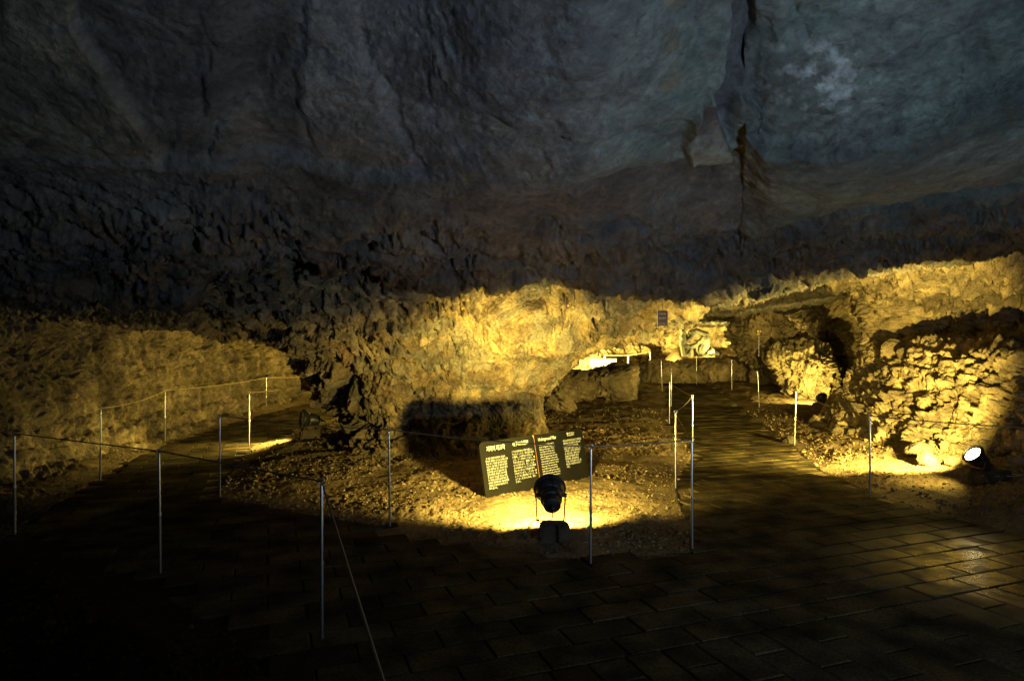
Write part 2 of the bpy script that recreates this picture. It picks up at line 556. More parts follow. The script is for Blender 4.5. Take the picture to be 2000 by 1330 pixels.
# ------------------------------------------------------------------ ceiling
AN = [-1.3, -.78, -.5, -.42, -.32, -.2, -.1, .1, .25, .35, .5, .78, 1.3]
ZL = [2.15, 2.15, 2.22, 2.40, 2.50, 2.42, 2.30, 2.26, 2.20, 2.20, 2.45, 2.75, 2.8]
DL = [7.2, 7.2, 7.0, 6.6, 6.5, 6.7, 7.0, 7.0, 8.0, 8.5, 7.6, 6.8, 6.5]
ZF = [2.10, 2.10, 2.12, 2.3, 2.5, 2.5, 2.4, 2.35, 2.42, 2.42, 2.85, 2.95, 2.9]
def ceil_z(x, d):
    a = x / np.maximum(d, 2.5)
    zl = np.interp(a, AN, ZL); dl = np.interp(a, AN, DL); zf = np.interp(a, AN, ZF)
    t = np.maximum(dl - d, 0)
    near = zl + 0.40 * t - .008 * t * t
    near = np.where(d < 3.0, np.interp(a, AN, ZL) + 0.40 * (dl - 3) - .008 * (dl - 3) ** 2 + .35 * (3 - np.maximum(d, 0)) / 3, near)
    far = zl + (zf - zl) * smooth(d, dl, dl + 3.0)
    # low arch over the bright side passage
    far = far - .12 * smooth(d, 10.5, 14.5) * np.exp(-((a - .165) / .075) ** 2)
    return np.where(d < dl, near, far)

def poly_edge(xs, ys, px):      # row of an edge at each column
    return np.interp(px, xs, ys)

us = np.linspace(-1.25, 1.25, 1150)
ds = 1.9 * (32 / 1.9) ** np.linspace(0, 1, 620)
U, Dd = np.meshgrid(us, ds, indexing='ij')
X = U * Dd
Dn = Dd + .55 * fbm(np.stack([X, Dd, 0 * X], -1) * .75, 3, 299) * smooth(Dd, 5, 7)
P = np.stack([X, Dd, ceil_z(X * Dn / Dd, Dn)], -1).astype(np.float32)
Pb = P.copy()
px, py = px_of(P)
wob = 14 * fbm(P * 2.2, 3, 301); wob2 = 14 * fbm(P * 2.2, 3, 311)
qx, qy = px + wob, py + wob2
nrm = grid_normals(P)
nrm *= np.sign(-nrm[..., 2:3])          # towards the room
def st(v, w=10): return smooth(v, -w, w)
h = np.zeros_like(px)
# slabs and ledges that hang down from the vault
left_panel = st(poly_edge([0, 160, 250, 320], [400, 400, 400, 400], qx) * 0 + np.interp(qy, [0, 90, 180, 280], [150, 205, 262, 325]) - qx) * st(np.interp(qx, [0, 200, 400], [232, 258, 288]) - qy)
h += .07 * left_panel
e_l = np.interp(qx, [0, 200, 400, 600, 760], [232, 258, 288, 300, 330])
h += .10 * st(qy - e_l, 8) * st(820 - qx, 90)
wv = 45 * fbm(Pb * 2.5, 4, 305)
h += .035 * st(qx + .6 * wv - np.interp(qy, [0, 150, 300], [592, 585, 610]), 9) * st(300 - qy, 40) * st(np.interp(qy, [0, 60, 150, 280, 330], [705, 700, 740, 795, 815]) - qx - wv, 14)
gx_ = np.abs(qx + wv - np.interp(qy, [0, 60, 150, 280, 330], [705, 700, 740, 795, 815]))
h -= .03 * (1 - smooth(gx_, 1, 13)) * st(340 - qy, 12) * smooth(fbm(Pb * 1.4, 2, 306), -.35, .1)
h -= .03 * (1 - smooth(np.abs(qx + wv - np.interp(qy, [80, 180, 290], [405, 405, 400])), 1, 10)) * st(290 - qy, 12) * st(qy - 90, 30)
slab_r = np.interp(qy, [0, 60, 110, 150, 200, 265], [1396, 1380, 1365, 1340, 1325, 1310])
mid = st(slab_r - qx, 6) * st(qx - 950, 80) * st(np.interp(qx, [950, 1000, 1120, 1200, 1310], [180, 195, 218, 200, 190]) - qy, 9)
h += .09 * mid
spur = st(qx - np.interp(qy, [120, 200, 270], [1352, 1318, 1312]), 4) * st(np.interp(qy, [120, 170, 200, 240, 270], [1368, 1372, 1380, 1396, 1390]) - qx, 4) * st(268 - qy, 6) * st(qy - 125, 6)
h += .12 * spur
crack = st(qx - slab_r, 6) * st(np.interp(qy, [0, 80, 150, 200], [1470, 1430, 1400, 1400]) - qx, 10) * st(220 - qy, 30)
h -= .08 * crack
led = np.interp(qx, [700, 900, 1010, 1140, 1310, 1390, 1440, 1500], [395, 365, 345, 305, 278, 255, 235, 230])
h += .20 * st(led - qy, 6) * st(1450 - qx, 120) * st(qx - 860, 120)
up = np.interp(qx, [1400, 1450, 1500, 1600, 1750, 1870, 2000], [100, 165, 198, 200, 150, 95, 50])
h += .20 * st(qy - up, 7) * st(qx - 1440, 60) * (1 - smooth(qy, up + 40, up + 230))
lens_ = st(qx - 1430, 20) * np.exp(-((qx - 1780) / 260) ** 2) * np.exp(-((qy - 240) / 90) ** 2)
h += .10 * lens_
e9 = np.interp(qx, [1480, 1560, 1700, 1850, 2000], [440, 400, 352, 335, 318])
h += .15 * st(e9 - qy, 8) * st(qx - 1480, 50)
h -= .08 * (1 - smooth(np.abs(qy - e9 - 26), 2, 14)) * st(qx - 1500, 60)
e10 = np.interp(qx, [1350, 1500, 1750, 2000], [505, 480, 432, 425])
h += .10 * st(e10 - qy, 8) * st(qx - 1380, 50)
# jagged black hollow above the left flank
hol = np.interp(qx, [330, 400, 520, 560, 640, 700, 800], [560, 500, 494, 478, 515, 512, 545])
h -= .30 * st(qy - hol, 5) * st(qx - 390, 50) * st(800 - qx, 30) * st(600 - qy, 20)
e11 = np.interp(qx, [0, 200, 420, 520], [432, 452, 470, 500])
h += .13 * st(e11 - qy, 8) * st(460 - qx, 60)
e12 = np.interp(qx, [0, 300, 700, 1000], [320, 350, 395, 370])
h += .05 * st(qy - e12, 30) * st(1000 - qx, 120)
# smoothness: upper vault is smooth, lower band is knobbly
rough = .13 + 1.0 * smooth(py, np.interp(px, [0, 400, 1000, 1450, 2000], [250, 290, 400, 400, 330]), np.interp(px, [0, 400, 1000, 1450, 2000], [380, 400, 520, 480, 440]))
P2 = P * np.array((1.0, .8, 1.4), np.float32)
facet = worley(P2 * 1.05 + .25 * noise(P2 * 2, 9)[..., None], 340)
h += .10 * fbm(P * .6, 3, 320) + .05 * (facet[0] - .5) * (1 - .6 * smooth(rough, .5, 1.1))
edgec = np.clip(.10 - (facet[1] - facet[0]), 0, .1) * 10
h += rough * relief(P2, 1.5, 0.05, 330) + .012 * fbm(P * 6, 4, 350) - .018 * edgec * smooth(fbm(P * 1.1, 2, 341), -.1, .2)
P = P + nrm * h[..., None]
# tint: rock colours slab by slab, darker below the ledges and in the crack
base = mottled(Pb, (.120, .118, .122), (.165, .160, .155), 11, .9)
brown = np.array((.185, .150, .105)); teal = np.array((.125, .168, .150)); olive = np.array((.215, .205, .125)); blue = np.array((.12, .135, .19))
def mixc(b_, c_, m_): return b_ * (1 - m_[..., None]) + c_ * m_[..., None]
nb = smooth(fbm(Pb * 1.8, 4, 401), -.12, .2)
nb2 = smooth(fbm(Pb * 3.4, 4, 402), -.05, .22)
tint = mixc(base, np.array((.165, .150, .115)), .85 * left_panel)
tint = mixc(tint, brown, .8 * nb * smooth(py, 250, 420))
tint = mixc(tint, brown * .95, .7 * nb2 * np.exp(-((px - 640) / 110) ** 2) * np.exp(-((py - 260) / 80) ** 2))
tint = mixc(tint, teal, .8 * smooth(px, 1050, 1300) * smooth(520 - py, 0, 120) * (.55 + .45 * nb))
tint = mixc(tint, blue, .5 * np.exp(-((px - 860) / 130) ** 2) * smooth(450 - py, 0, 200) * nb2)
tint = mixc(tint, olive, .8 * np.exp(-((px - 1700) / 210) ** 2) * np.exp(-((py - 270) / 75) ** 2) * (.4 + .6 * nb))
tint = mixc(tint, np.array((.20, .165, .10)), .7 * (1 - smooth(np.abs(qx - 1275), 8, 40)) * smooth(200 - py, 0, 60) * nb2)
tint = mixc(tint, np.array((.22, .185, .13)), .7 * spur)
tint = mixc(tint, np.array((.09, .075, .09)), .6 * crack)
def dk(m, f): return np.clip(1 - (1 - f) * m, 0, 2)[..., None]
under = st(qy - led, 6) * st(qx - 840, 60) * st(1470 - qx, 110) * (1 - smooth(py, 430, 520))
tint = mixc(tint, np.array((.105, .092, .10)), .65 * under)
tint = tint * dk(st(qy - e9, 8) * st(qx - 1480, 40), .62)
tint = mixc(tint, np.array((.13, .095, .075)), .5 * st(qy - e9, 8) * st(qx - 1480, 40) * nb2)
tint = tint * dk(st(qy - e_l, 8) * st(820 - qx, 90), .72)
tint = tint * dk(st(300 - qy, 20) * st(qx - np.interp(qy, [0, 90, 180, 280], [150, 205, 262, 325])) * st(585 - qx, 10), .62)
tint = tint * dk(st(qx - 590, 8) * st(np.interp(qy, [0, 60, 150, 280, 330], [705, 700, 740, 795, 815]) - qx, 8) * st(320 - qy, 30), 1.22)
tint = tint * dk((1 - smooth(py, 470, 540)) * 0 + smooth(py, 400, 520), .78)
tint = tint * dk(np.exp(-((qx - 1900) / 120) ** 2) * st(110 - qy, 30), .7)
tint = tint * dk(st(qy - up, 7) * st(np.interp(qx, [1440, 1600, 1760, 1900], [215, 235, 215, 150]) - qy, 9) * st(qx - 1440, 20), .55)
wsp = np.exp(-((px - 1600) / 90) ** 2) * np.exp(-((py - 90) / 70) ** 2) + .7 * np.exp(-((px - 830) / 25) ** 2) * np.exp(-((py - 110) / 50) ** 2) + .6 * np.exp(-((px - 1470) / 60) ** 2) * np.exp(-((py - 300) / 60) ** 2)
tint = mixc(tint, np.array((.42, .46, .47)), np.clip(wsp * smooth(fbm(Pb * 9, 4, 410), -.02, .3), 0, 1))
tint = tint * .72
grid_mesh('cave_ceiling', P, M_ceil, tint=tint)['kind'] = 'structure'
# vault behind the camera
gx, gy = np.meshgrid(np.linspace(-16, 16, 120), np.linspace(-9, 2.05, 60), indexing='ij')
P = np.stack([gx, gy, ceil_z(gx, gy) + .1 * fbm(np.stack([gx, gy, gy * 0], -1) * .6, 3, 320)], -1)
P[..., 2] += .03
grid_mesh('cave_ceiling', P, M_ceil, tint=mottled(P, (.12, .12, .12), (.17, .16, .15), 11, .9))['kind'] = 'structure'

# ------------------------------------------------------------------ perimeter wall
PER = [(-5.3, -8), (-5.4, -3), (-5.5, 2), (-5.62, 5), (-5.8, 7.3), (-6.0, 9.8), (-6.15, 13), (-5.75, 16), (-4.7, 18.1), (-2, 20.5), (1, 24), (3.4, 26.6),
       (6, 27.6), (8.2, 26.4), (8.8, 24), (8.9, 21), (8.9, 18), (8.8, 15.6), (8.0, 13.6), (6.6, 12.7), (6.05, 12.0), (5.98, 11), (6.05, 9.6), (6.25, 8), (6.6, 6.2),
       (7.2, 4), (7.8, 1), (8.2, -2)]
PER = np.array(PER, float)
def catmull(Pt, n=40):
    out = []
    for i in range(len(Pt) - 1):
        p0, p1, p2, p3 = Pt[max(i-1, 0)], Pt[i], Pt[i+1], Pt[min(i+2, len(Pt)-1)]
        for k in range(n):
            t = k / n
            out.append(.5 * ((2*p1) + (-p0+p2)*t + (2*p0-5*p1+4*p2-p3)*t*t + (-p0+3*p1-3*p2+p3)*t**3))
    out.append(Pt[-1])
    return np.array(out)
cur = catmull(PER)
seg = np.linalg.norm(np.diff(cur, axis=0), axis=1)
acc = np.concatenate([[0], np.cumsum(seg)])
pos, s = [], 0.0
while s < acc[-1]:
    pos.append(s)
    x = np.interp(s, acc, cur[:, 0]); y = np.interp(s, acc, cur[:, 1])
    s += .25 if y < 1.5 else max(.014, .0019 * math.hypot(x, y))
pos = np.array(pos)
cx = np.interp(pos, acc, cur[:, 0]); cy = np.interp(pos, acc, cur[:, 1])
tx = np.gradient(cx); ty = np.gradient(cy); tl = np.hypot(tx, ty) + 1e-9
nx, ny = -ty / tl, tx / tl
kz = np.ones(9) / 9
nx = np.convolve(np.pad(nx, 4, 'edge'), kz, 'valid'); ny = np.convolve(np.pad(ny, 4, 'edge'), kz, 'valid')
zz = np.concatenate([np.linspace(-.15, 2.9, 215), np.linspace(2.93, 3.9, 14)])
pl_z = [-.15, 0, .12, .3, .42, .70, .76, 1.15, 1.2, 1.6, 2.0, 2.3, 2.6, 3.4]
pl_o = [-.55, -.34, -.14, -.10, .02, .07, .12, .14, .18, .26, .2, -.02, -.3, -.4]
pr_z = [-.15, 0, .25, .55, .9, 1.25, 1.5, 1.62, 1.75, 2.0, 2.2, 2.45, 2.65, 2.85, 3.0, 3.4]
pr_o = [-.75, -.5, -.15, .1, .32, .5, .62, 1.0, 1.45, 1.65, 1.6, 1.2, .6, 0, -.6, -1.0]
pb_z = [-.15, .5, 1.0, 1.6, 2.2, 2.6, 3.0, 3.4]
pb_o = [-.5, -.4, .1, .25, .1, -.3, -.6, -.6]
oL = np.interp(zz, pl_z, pl_o); oR = np.interp(zz, pr_z, pr_o); oB = np.interp(zz, pb_z, pb_o)
# arc-length of landmarks for blending profiles
def arc(i): return acc[i * 40]
wR = smooth(pos, arc(19), arc(20)) 
wB = smooth(pos, arc(7), arc(9)) * (1 - wR)
wL = 1 - wR - wB
off = wL[:, None] * oL + wB[:, None] * oB + wR[:, None] * oR
X = cx[:, None] + nx[:, None] * off
Y = cy[:, None] + ny[:, None] * off
Zg = np.broadcast_to(zz, X.shape) + ramp_z(X, Y) * np.clip(1 - zz / 2.4, 0, 1)
P = np.stack([X, Y, Zg], -1).astype(np.float32)
Pb = P.copy()
nrm = grid_normals(P)
inward = np.stack([-nx[:, None] + 0 * X, -ny[:, None] + 0 * X, 0 * X], -1)
sgn = np.sign((nrm * inward).sum(-1).mean())
nrm = nrm * sgn
px, py = px_of(P)
isR = wR[:, None] + 0 * X; isL = wL[:, None] + 0 * X
# left wall: strata and small scallops; right wall: broken blocks
QL = P * np.array((1.0, .8, 1.6), np.float32)
hL = (.55 + .45 * smooth(Pb[..., 2], .9, 1.7)) * relief(QL, 1.3, .16, 500, pit=.8) + .018 * np.sin(Pb[..., 2] * 26 + 2.5 * fbm(QL * .8, 3, 510)) * smooth(1.5 - Pb[..., 2], 0, .8)
scal = worley(P * np.array((3.2, 3.2, 5.0)) + .3 * noise(P * 4, 1)[..., None], 520)
hL += .075 * (0.5 - scal[0]) * smooth(.95 - Pb[..., 2], 0, .3)
hL += .03 * fbm(P * 1.5, 2, 525)
bl = worley(P * np.array((1.5, 1.5, 1.9)) + .5 * noise(P * 1.5, 2)[..., None], 530)
bl2 = worley(P * np.array((4.2, 4.2, 5.6)) + .45 * noise(P * 4, 3)[..., None], 540)
low = smooth(1.75 - Pb[..., 2], 0, .35)
hR = (1.15 + .75 * smooth(Pb[..., 2], 1.9, 2.3)) * relief(P, 1.5, .16, 550) + low * (.36 * (.45 - bl[0]) + .13 * (.45 - bl2[0])) + .10 * fbm(P * 1.3, 3, 560, True)
hB = relief(P, 2.2, .5, 570)
hh = isL * hL + isR * hR + (1 - isL - isR) * hB
P = P + nrm * hh[..., None]
tint = mottled(Pb, (.17, .135, .085), (.27, .215, .13), 21, 1.0)
tint = mixc(tint, np.array((.36, .29, .17)), .6 * smooth(fbm(Pb * 2.2, 4, 600), 0, .3) * isR)
tint = mixc(tint, np.array((.09, .07, .045)), .85 * smooth(fbm(Pb * np.array((1.3, 1.3, 2.0)), 4, 608), .0, .2) * isR * smooth(Pb[..., 2], 1.8, 2.3))
tint = mixc(tint, np.array((.085, .068, .045)), .8 * smooth(fbm(Pb * np.array((2.0, 2.0, .9)), 5, 602), -.02, .22) * isL)
tint = mixc(tint, np.array((.08, .065, .045)), .6 * smooth(fbm(Pb * 6, 4, 604), .05, .25))
grid_mesh('cave_wall', P, M_rock, tint=tint)['kind'] = 'structure'
# wall behind the camera, with the entrance left open on the right
gx, gz = np.meshgrid(np.linspace(-6, 0, 60), np.linspace(-.2, 5, 50), indexing='ij')
P = np.stack([gx, -6 + .3 * gx * 0, gz], -1)
P[..., 1] += .4 * fbm(P, 3, 620)
grid_mesh('cave_wall', P, M_rock, tint=mottled(P, (.17, .135, .085), (.27, .215, .13), 21, 1.0))['kind'] = 'structure'

# ------------------------------------------------------------------ the great pillar
PC = (-0.95, 11.0)
kz_ = [-.2, .05, .2, .45, .70, .74, .82, 1.0, 1.2, 1.4, 1.6, 1.78, 1.92, 2.05, 2.16, 2.26, 2.36, 2.5]
kL_ = [2.3, 1.85, 1.70, 1.66, 1.98, 2.12, 2.20, 2.32, 2.38, 2.45, 2.62, 2.9, 3.3, 3.8, 4.3, 4.8, 5.3, 5.8]
kR_ = [1.8, 1.52, 1.45, 1.45, 1.46, 1.48, 1.52, 1.62, 1.80, 2.05, 2.34, 2.64, 2.95, 3.4, 3.7, 3.95, 4.1, 4.3]
kF_ = [2.7, 2.10, 1.88, 1.74, 1.80, 1.88, 1.98, 2.14, 2.36, 2.64, 2.95, 3.18, 3.34, 3.46, 3.52, 3.62, 3.70, 3.74]
kB_ = [2.4, 2.10, 2.0, 1.95, 2.0, 2.05, 2.1, 2.2, 2.3, 2.5, 2.7, 2.9, 3.1, 3.4, 3.8, 4.2, 4.6, 5.0]
rows = 250
zz = np.interp(np.linspace(0, 1, rows), np.linspace(0, 1, 60), np.interp(np.linspace(0, 1, 60), [0, .06, .80, 1], [-.2, .0, 2.05, 2.9]))
ph = np.concatenate([np.linspace(-.35, math.pi + .35, 880), np.linspace(math.pi + .37, 2 * math.pi - .37, 150)])
PH, ZZ = np.meshgrid(ph, zz, indexing='ij')
cs, sn = np.cos(PH), np.sin(PH)
Zq = ZZ + .11 * fbm(np.stack([np.cos(PH) * 1.8, np.sin(PH) * 1.8, ZZ * .5], -1), 3, 699) * smooth(ZZ, 0, .3) * smooth(2.2 - ZZ, 0, .4)
rl = np.interp(Zq, kz_, kL_); rr_ = np.interp(Zq, kz_, kR_); rf = np.interp(Zq, kz_, kF_); rb = np.interp(Zq, kz_, kB_)
rx = np.where(cs > 0, rr_, rl); ry = np.where(sn > 0, rf, rb)
pw = .86
P = np.stack([PC[0] + rx * np.sign(cs) * np.abs(cs) ** pw, PC[1] - ry * np.sign(sn) * np.abs(sn) ** pw, ZZ], -1).astype(np.float32)
Pb = P.copy()
nrm = grid_normals(P)
ctr = np.stack([P[..., 0] - PC[0], P[..., 1] - PC[1], 0 * ZZ], -1)
nrm = nrm * np.sign((nrm * ctr).sum(-1).mean())
# knobbly nose left of the pillar; its shade is painted into the tint below
px, py = px_of(P)
nose = np.exp(-((px - 660) / 62) ** 2) * np.exp(-((py - 790) / 120) ** 2) * (sn > -.2)
Q = P * np.array((1.0, 1.0, 1.5), np.float32)
upper = smooth(Pb[..., 2], 1.35, 1.95)
calm = smooth(px, 820, 1020) * (1 - upper)
hp = relief(Q, 1.9, .18, 700) * (.72 + .68 * upper - .38 * calm) + .035 * fbm(P * 5.0, 3, 705, True)
bk = worley(P * np.array((1.5, 1.5, 2.3)) + .45 * noise(P * 2, 5)[..., None], 710)
hp += .17 * (.5 - bk[0]) * (1 - upper * .4)
strata = .05 * np.sin(Pb[..., 2] * 9 - Pb[..., 0] * 2.0 + 2.5 * fbm(P * .9, 3, 720)) * smooth(px, 1000, 1150)
hp += strata
kn = worley(P * np.array((4.5, 4.5, 3.0)), 730)
hp += nose * (.55 * (.42 - kn[0]) - .05)
hp -= .07 * (1 - smooth(np.abs(py - np.interp(px, [690, 760, 900, 1060], [738, 742, 765, 778])), 2, 9)) * smooth(px, 680, 740) * (sn > 0)
# tilted plate edges on the right flank
dg = (px - 1060) * .62 + (py - 700)
hp += .06 * st(np.sin(dg / 14.0 + 2 * fbm(P * 1.2, 3, 735)), .5) * smooth(px, 1060, 1130) * smooth(py, 640, 665) * (sn > 0)
P = P + nrm * hp[..., None]
tint = mottled(Pb, (.16, .12, .066), (.29, .225, .118), 31, 1.2)
tint = mixc(tint, np.array((.15, .145, .115)), .7 * smooth(fbm(Pb * 2.6, 4, 740), -.05, .2))
tint = mixc(tint, np.array((.08, .065, .045)), .7 * smooth(fbm(Pb * 6, 4, 744), .05, .25))
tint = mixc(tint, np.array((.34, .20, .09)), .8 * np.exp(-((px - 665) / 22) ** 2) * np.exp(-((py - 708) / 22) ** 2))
tint = mixc(tint, np.array((.07, .06, .05)), .7 * nose)  # unlit nose painted dark
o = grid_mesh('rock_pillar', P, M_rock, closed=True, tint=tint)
tag(o, 'massive flaring lava rock pillar joining floor and ceiling in the middle of the cave', 'rock pillar')

# ------------------------------------------------------------------ boulders and ledges
def boulder(name, label, cat, c, size, rot=0, s=0, blocky=1.0, col=((.15, .12, .075), (.24, .19, .12)), group=None, sub=5, mat=None, rel=1.0, tilt=0, craggy=0):
    bm = bmesh.new()
    bmesh.ops.create_icosphere(bm, subdivisions=sub, radius=1)
    V = np.array([v.co[:] for v in bm.verts], np.float32)
    Fs = np.array([[v.index for v in f.verts] for f in bm.faces], np.int32)
    bm.free()
    e = 1 - .45 * blocky
    n0 = V.copy()
    V = np.sign(V) * np.abs(V) ** e
    V = V / np.maximum(np.linalg.norm(V, axis=1, keepdims=True), .2) * (.7 + .3 * np.linalg.norm(V, axis=1, keepdims=True))
    S = np.array(size, np.float32) / 2
    sc = float(np.mean(S))
    # planes chipped off at random
    r = np.random.default_rng(s)
    for k in range(int(10 * blocky) + 2):
        q = r.normal(size=3); q /= np.linalg.norm(q)
        lim = r.uniform(.62, .92)
        dd = V @ q
        V = V - np.clip(dd - lim, 0, None)[:, None] * q[None, :] * .9
    W = V * S
    Q = W + s * 3.7
    h = sc * (.16 * fbm(Q / sc * .9, 3, s) + .07 * fbm(Q / sc * 3, 3, s + 3, True) * rel) + .022 * rel * fbm(Q * 9, 4, s + 4, True) + .4 * rel * sc * .12 * (.5 - worley(Q / sc * 2.1, s + 8)[0])
    W = W + n0 * h[:, None]
    if craggy:
        W = W + n0 * relief(W + s, 1.7, .12, s + 11)[:, None] * craggy
    ca, sa = math.cos(rot), math.sin(rot)
    if tilt:
        ct, stt = math.cos(tilt), math.sin(tilt)
        W = np.stack([W[:, 0] * ct + W[:, 2] * stt, W[:, 1], -W[:, 0] * stt + W[:, 2] * ct], -1)
    W = np.stack([W[:, 0] * ca - W[:, 1] * sa, W[:, 0] * sa + W[:, 1] * ca, W[:, 2]], -1)
    o = mesh_from(name, W, Fs, mat or M_rock, tint=mottled(Q, col[0], col[1], s, 1.5))
    o.location = c
    return tag(o, label, cat, group)

def gz(x, y): return float(ground_z(np.array([x]), np.array([y]))[0])

# big split boulder behind the pillar
x, y, _ = D(1200, 770, 16.6); g = gz(x, y)
boulder('boulder', 'large flat-topped boulder with a pale chipped face, right of the pillar', 'boulder', (x, y, g + .36), (1.55, 1.3, 1.0), .2, 41, .9, ((.17, .14, .09), (.27, .22, .14)), craggy=.8)
x, y, _ = D(1125, 770, 16.4); g = gz(x, y)
boulder('boulder', 'dark angular boulder wedged between the pillar and the flat-topped boulder', 'boulder', (x, y, g + .35), (.9, 1.0, .95), .5, 42, 1, craggy=.8)
x, y, _ = D(1085, 760, 14.6); g = gz(x, y)
boulder('boulder', 'dark block leaning against the right foot of the pillar', 'boulder', (x, y, g + .3), (.8, .8, .95), .9, 43, 1, craggy=.8, tilt=.3)
x, y, _ = D(1185, 735, 19.0); g = gz(x, y)
boulder('boulder', 'low black rock hump below the three-panel display board', 'boulder', (x, y, g + .15), (2.6, 1.4, 1.0), 0, 44, .6, ((.05, .04, .03), (.09, .07, .05)))
# ledge in front of the platform
lg = [(1288, 1.15, .85, 51, 'leftmost grey block of the low rock ledge, behind the leaning posts'),
      (1345, 1.2, .75, 52, 'rounded rock of the ledge just below the stone sculpture'),
      (1405, 1.2, .95, 53, 'taller ledge rock in front of the far floodlight'),
      (1462, 1.1, .65, 54, 'low brown ledge rock right of the far floodlight')]
for pxx, w, hh_, sd, lab in lg:
    x, y, _ = D(pxx, 740, 20.6); g = gz(x, y - .6)
    boulder('ledge_rock', lab, 'rock', (x, y, g + hh_ * .36), (w * 1.15, .9, hh_), .1 * (sd - 52), sd, .9, craggy=1.0)
x, y, _ = D(1492, 725, 19.6); g = gz(x, y)
boulder('ledge_rock', 'rough brown rock lump at the right end of the low ledge', 'rock', (x, y, g + .3), (.75, .7, .75), .4, 56, .8, craggy=1.0)
# fin rock lit by the far right lamp
def fin():
    c = D(1592, 745, 16.6)
    n, m = 260, 190
    ph = np.linspace(0, 2 * math.pi, n, endpoint=False)
    z = np.linspace(-.1, 1.62, m)
    PHI, Zz = np.meshgrid(ph, z, indexing='ij')
    prof = np.interp(Zz, [-.1, .22, .45, .65, .95, 1.2, 1.32, 1.4, 1.62], [.80, .74, .74, .92, 1.05, 1.05, .92, .55, .02])
    Pf = np.stack([c[0] - .02 + prof * .72 * np.cos(PHI) - .35 * smooth(Zz, .3, 1.1) + .12, 16.9 + prof * .7 * np.sin(PHI), Zz + .14], -1).astype(np.float32)
    Pf0 = Pf.copy()
    nn = grid_normals(Pf)
    ct = np.stack([np.cos(PHI), np.sin(PHI), 0 * Zz], -1)
    nn *= np.sign((nn * ct).sum(-1).mean())
    Pf = Pf + nn * (relief(Pf, 2.2, .30, 800) + .10 * fbm(Pf * np.array((3, 3, .8)), 3, 803, True))[..., None]
    o = grid_mesh('rock_column', Pf, M_rock, closed=True, tint=mottled(Pf0, (.19, .16, .10), (.30, .25, .16), 33, 1.4))
    tag(o, 'top-heavy pitted rock column lit bright from the floodlight at its foot', 'rock')
fin()
x, y, _ = D(1530, 700, 18.2)
boulder('rock_bulge', 'shaded rock bulge hanging left of the bright pitted column', 'rock', (x - .25, y, 1.55), (2.6, 1.5, 1.25), .3, 57, .5, rel=2.2, tilt=.45, craggy=1.6, sub=6)
x, y, _ = D(1553, 772, 16.9); g = gz(x, y)
boulder('leaning_slab', 'smooth tan slab leaning beside the far right floodlight', 'rock', (x, y, g + .22), (.6, .45, .75), .3, 58, 1, ((.2, .165, .11), (.28, .23, .15)), rel=.5, tilt=.35)
# cobbles at the foot of the right wall
cob = [(1792, 903, .26, 'biggest angular stone at the foot of the right wall, nearest the near right floodlight'),
       (1812, 918, .22, 'rounded stone in front of the biggest angular stone by the right wall'),
       (1760, 880, .18, 'small broken stone left of the angular stones by the right wall'),
       (1858, 926, .15, 'grey oval cobble just left of the glaring floodlight'),
       (1541, 860, .2, 'dark lone stone on the path edge behind the second post of the right rope'),
       (1735, 862, .22, 'pale slab fragment under the right wall ledge, farthest left of the fallen stones')]
for i, (a_, b_, sz, lab) in enumerate(cob):
    x, y, _ = G(a_, b_ + 6); g = gz(x, y)
    boulder('stone', lab, 'stone', (x, y, g + sz * .25), (sz * 1.3, sz, sz * .8), i * .7, 60 + i, 1, ((.06, .05, .04), (.1, .08, .05)) if i == 4 else ((.085, .07, .045), (.13, .105, .07)), 'loose stones along the right edge of the path', sub=4)

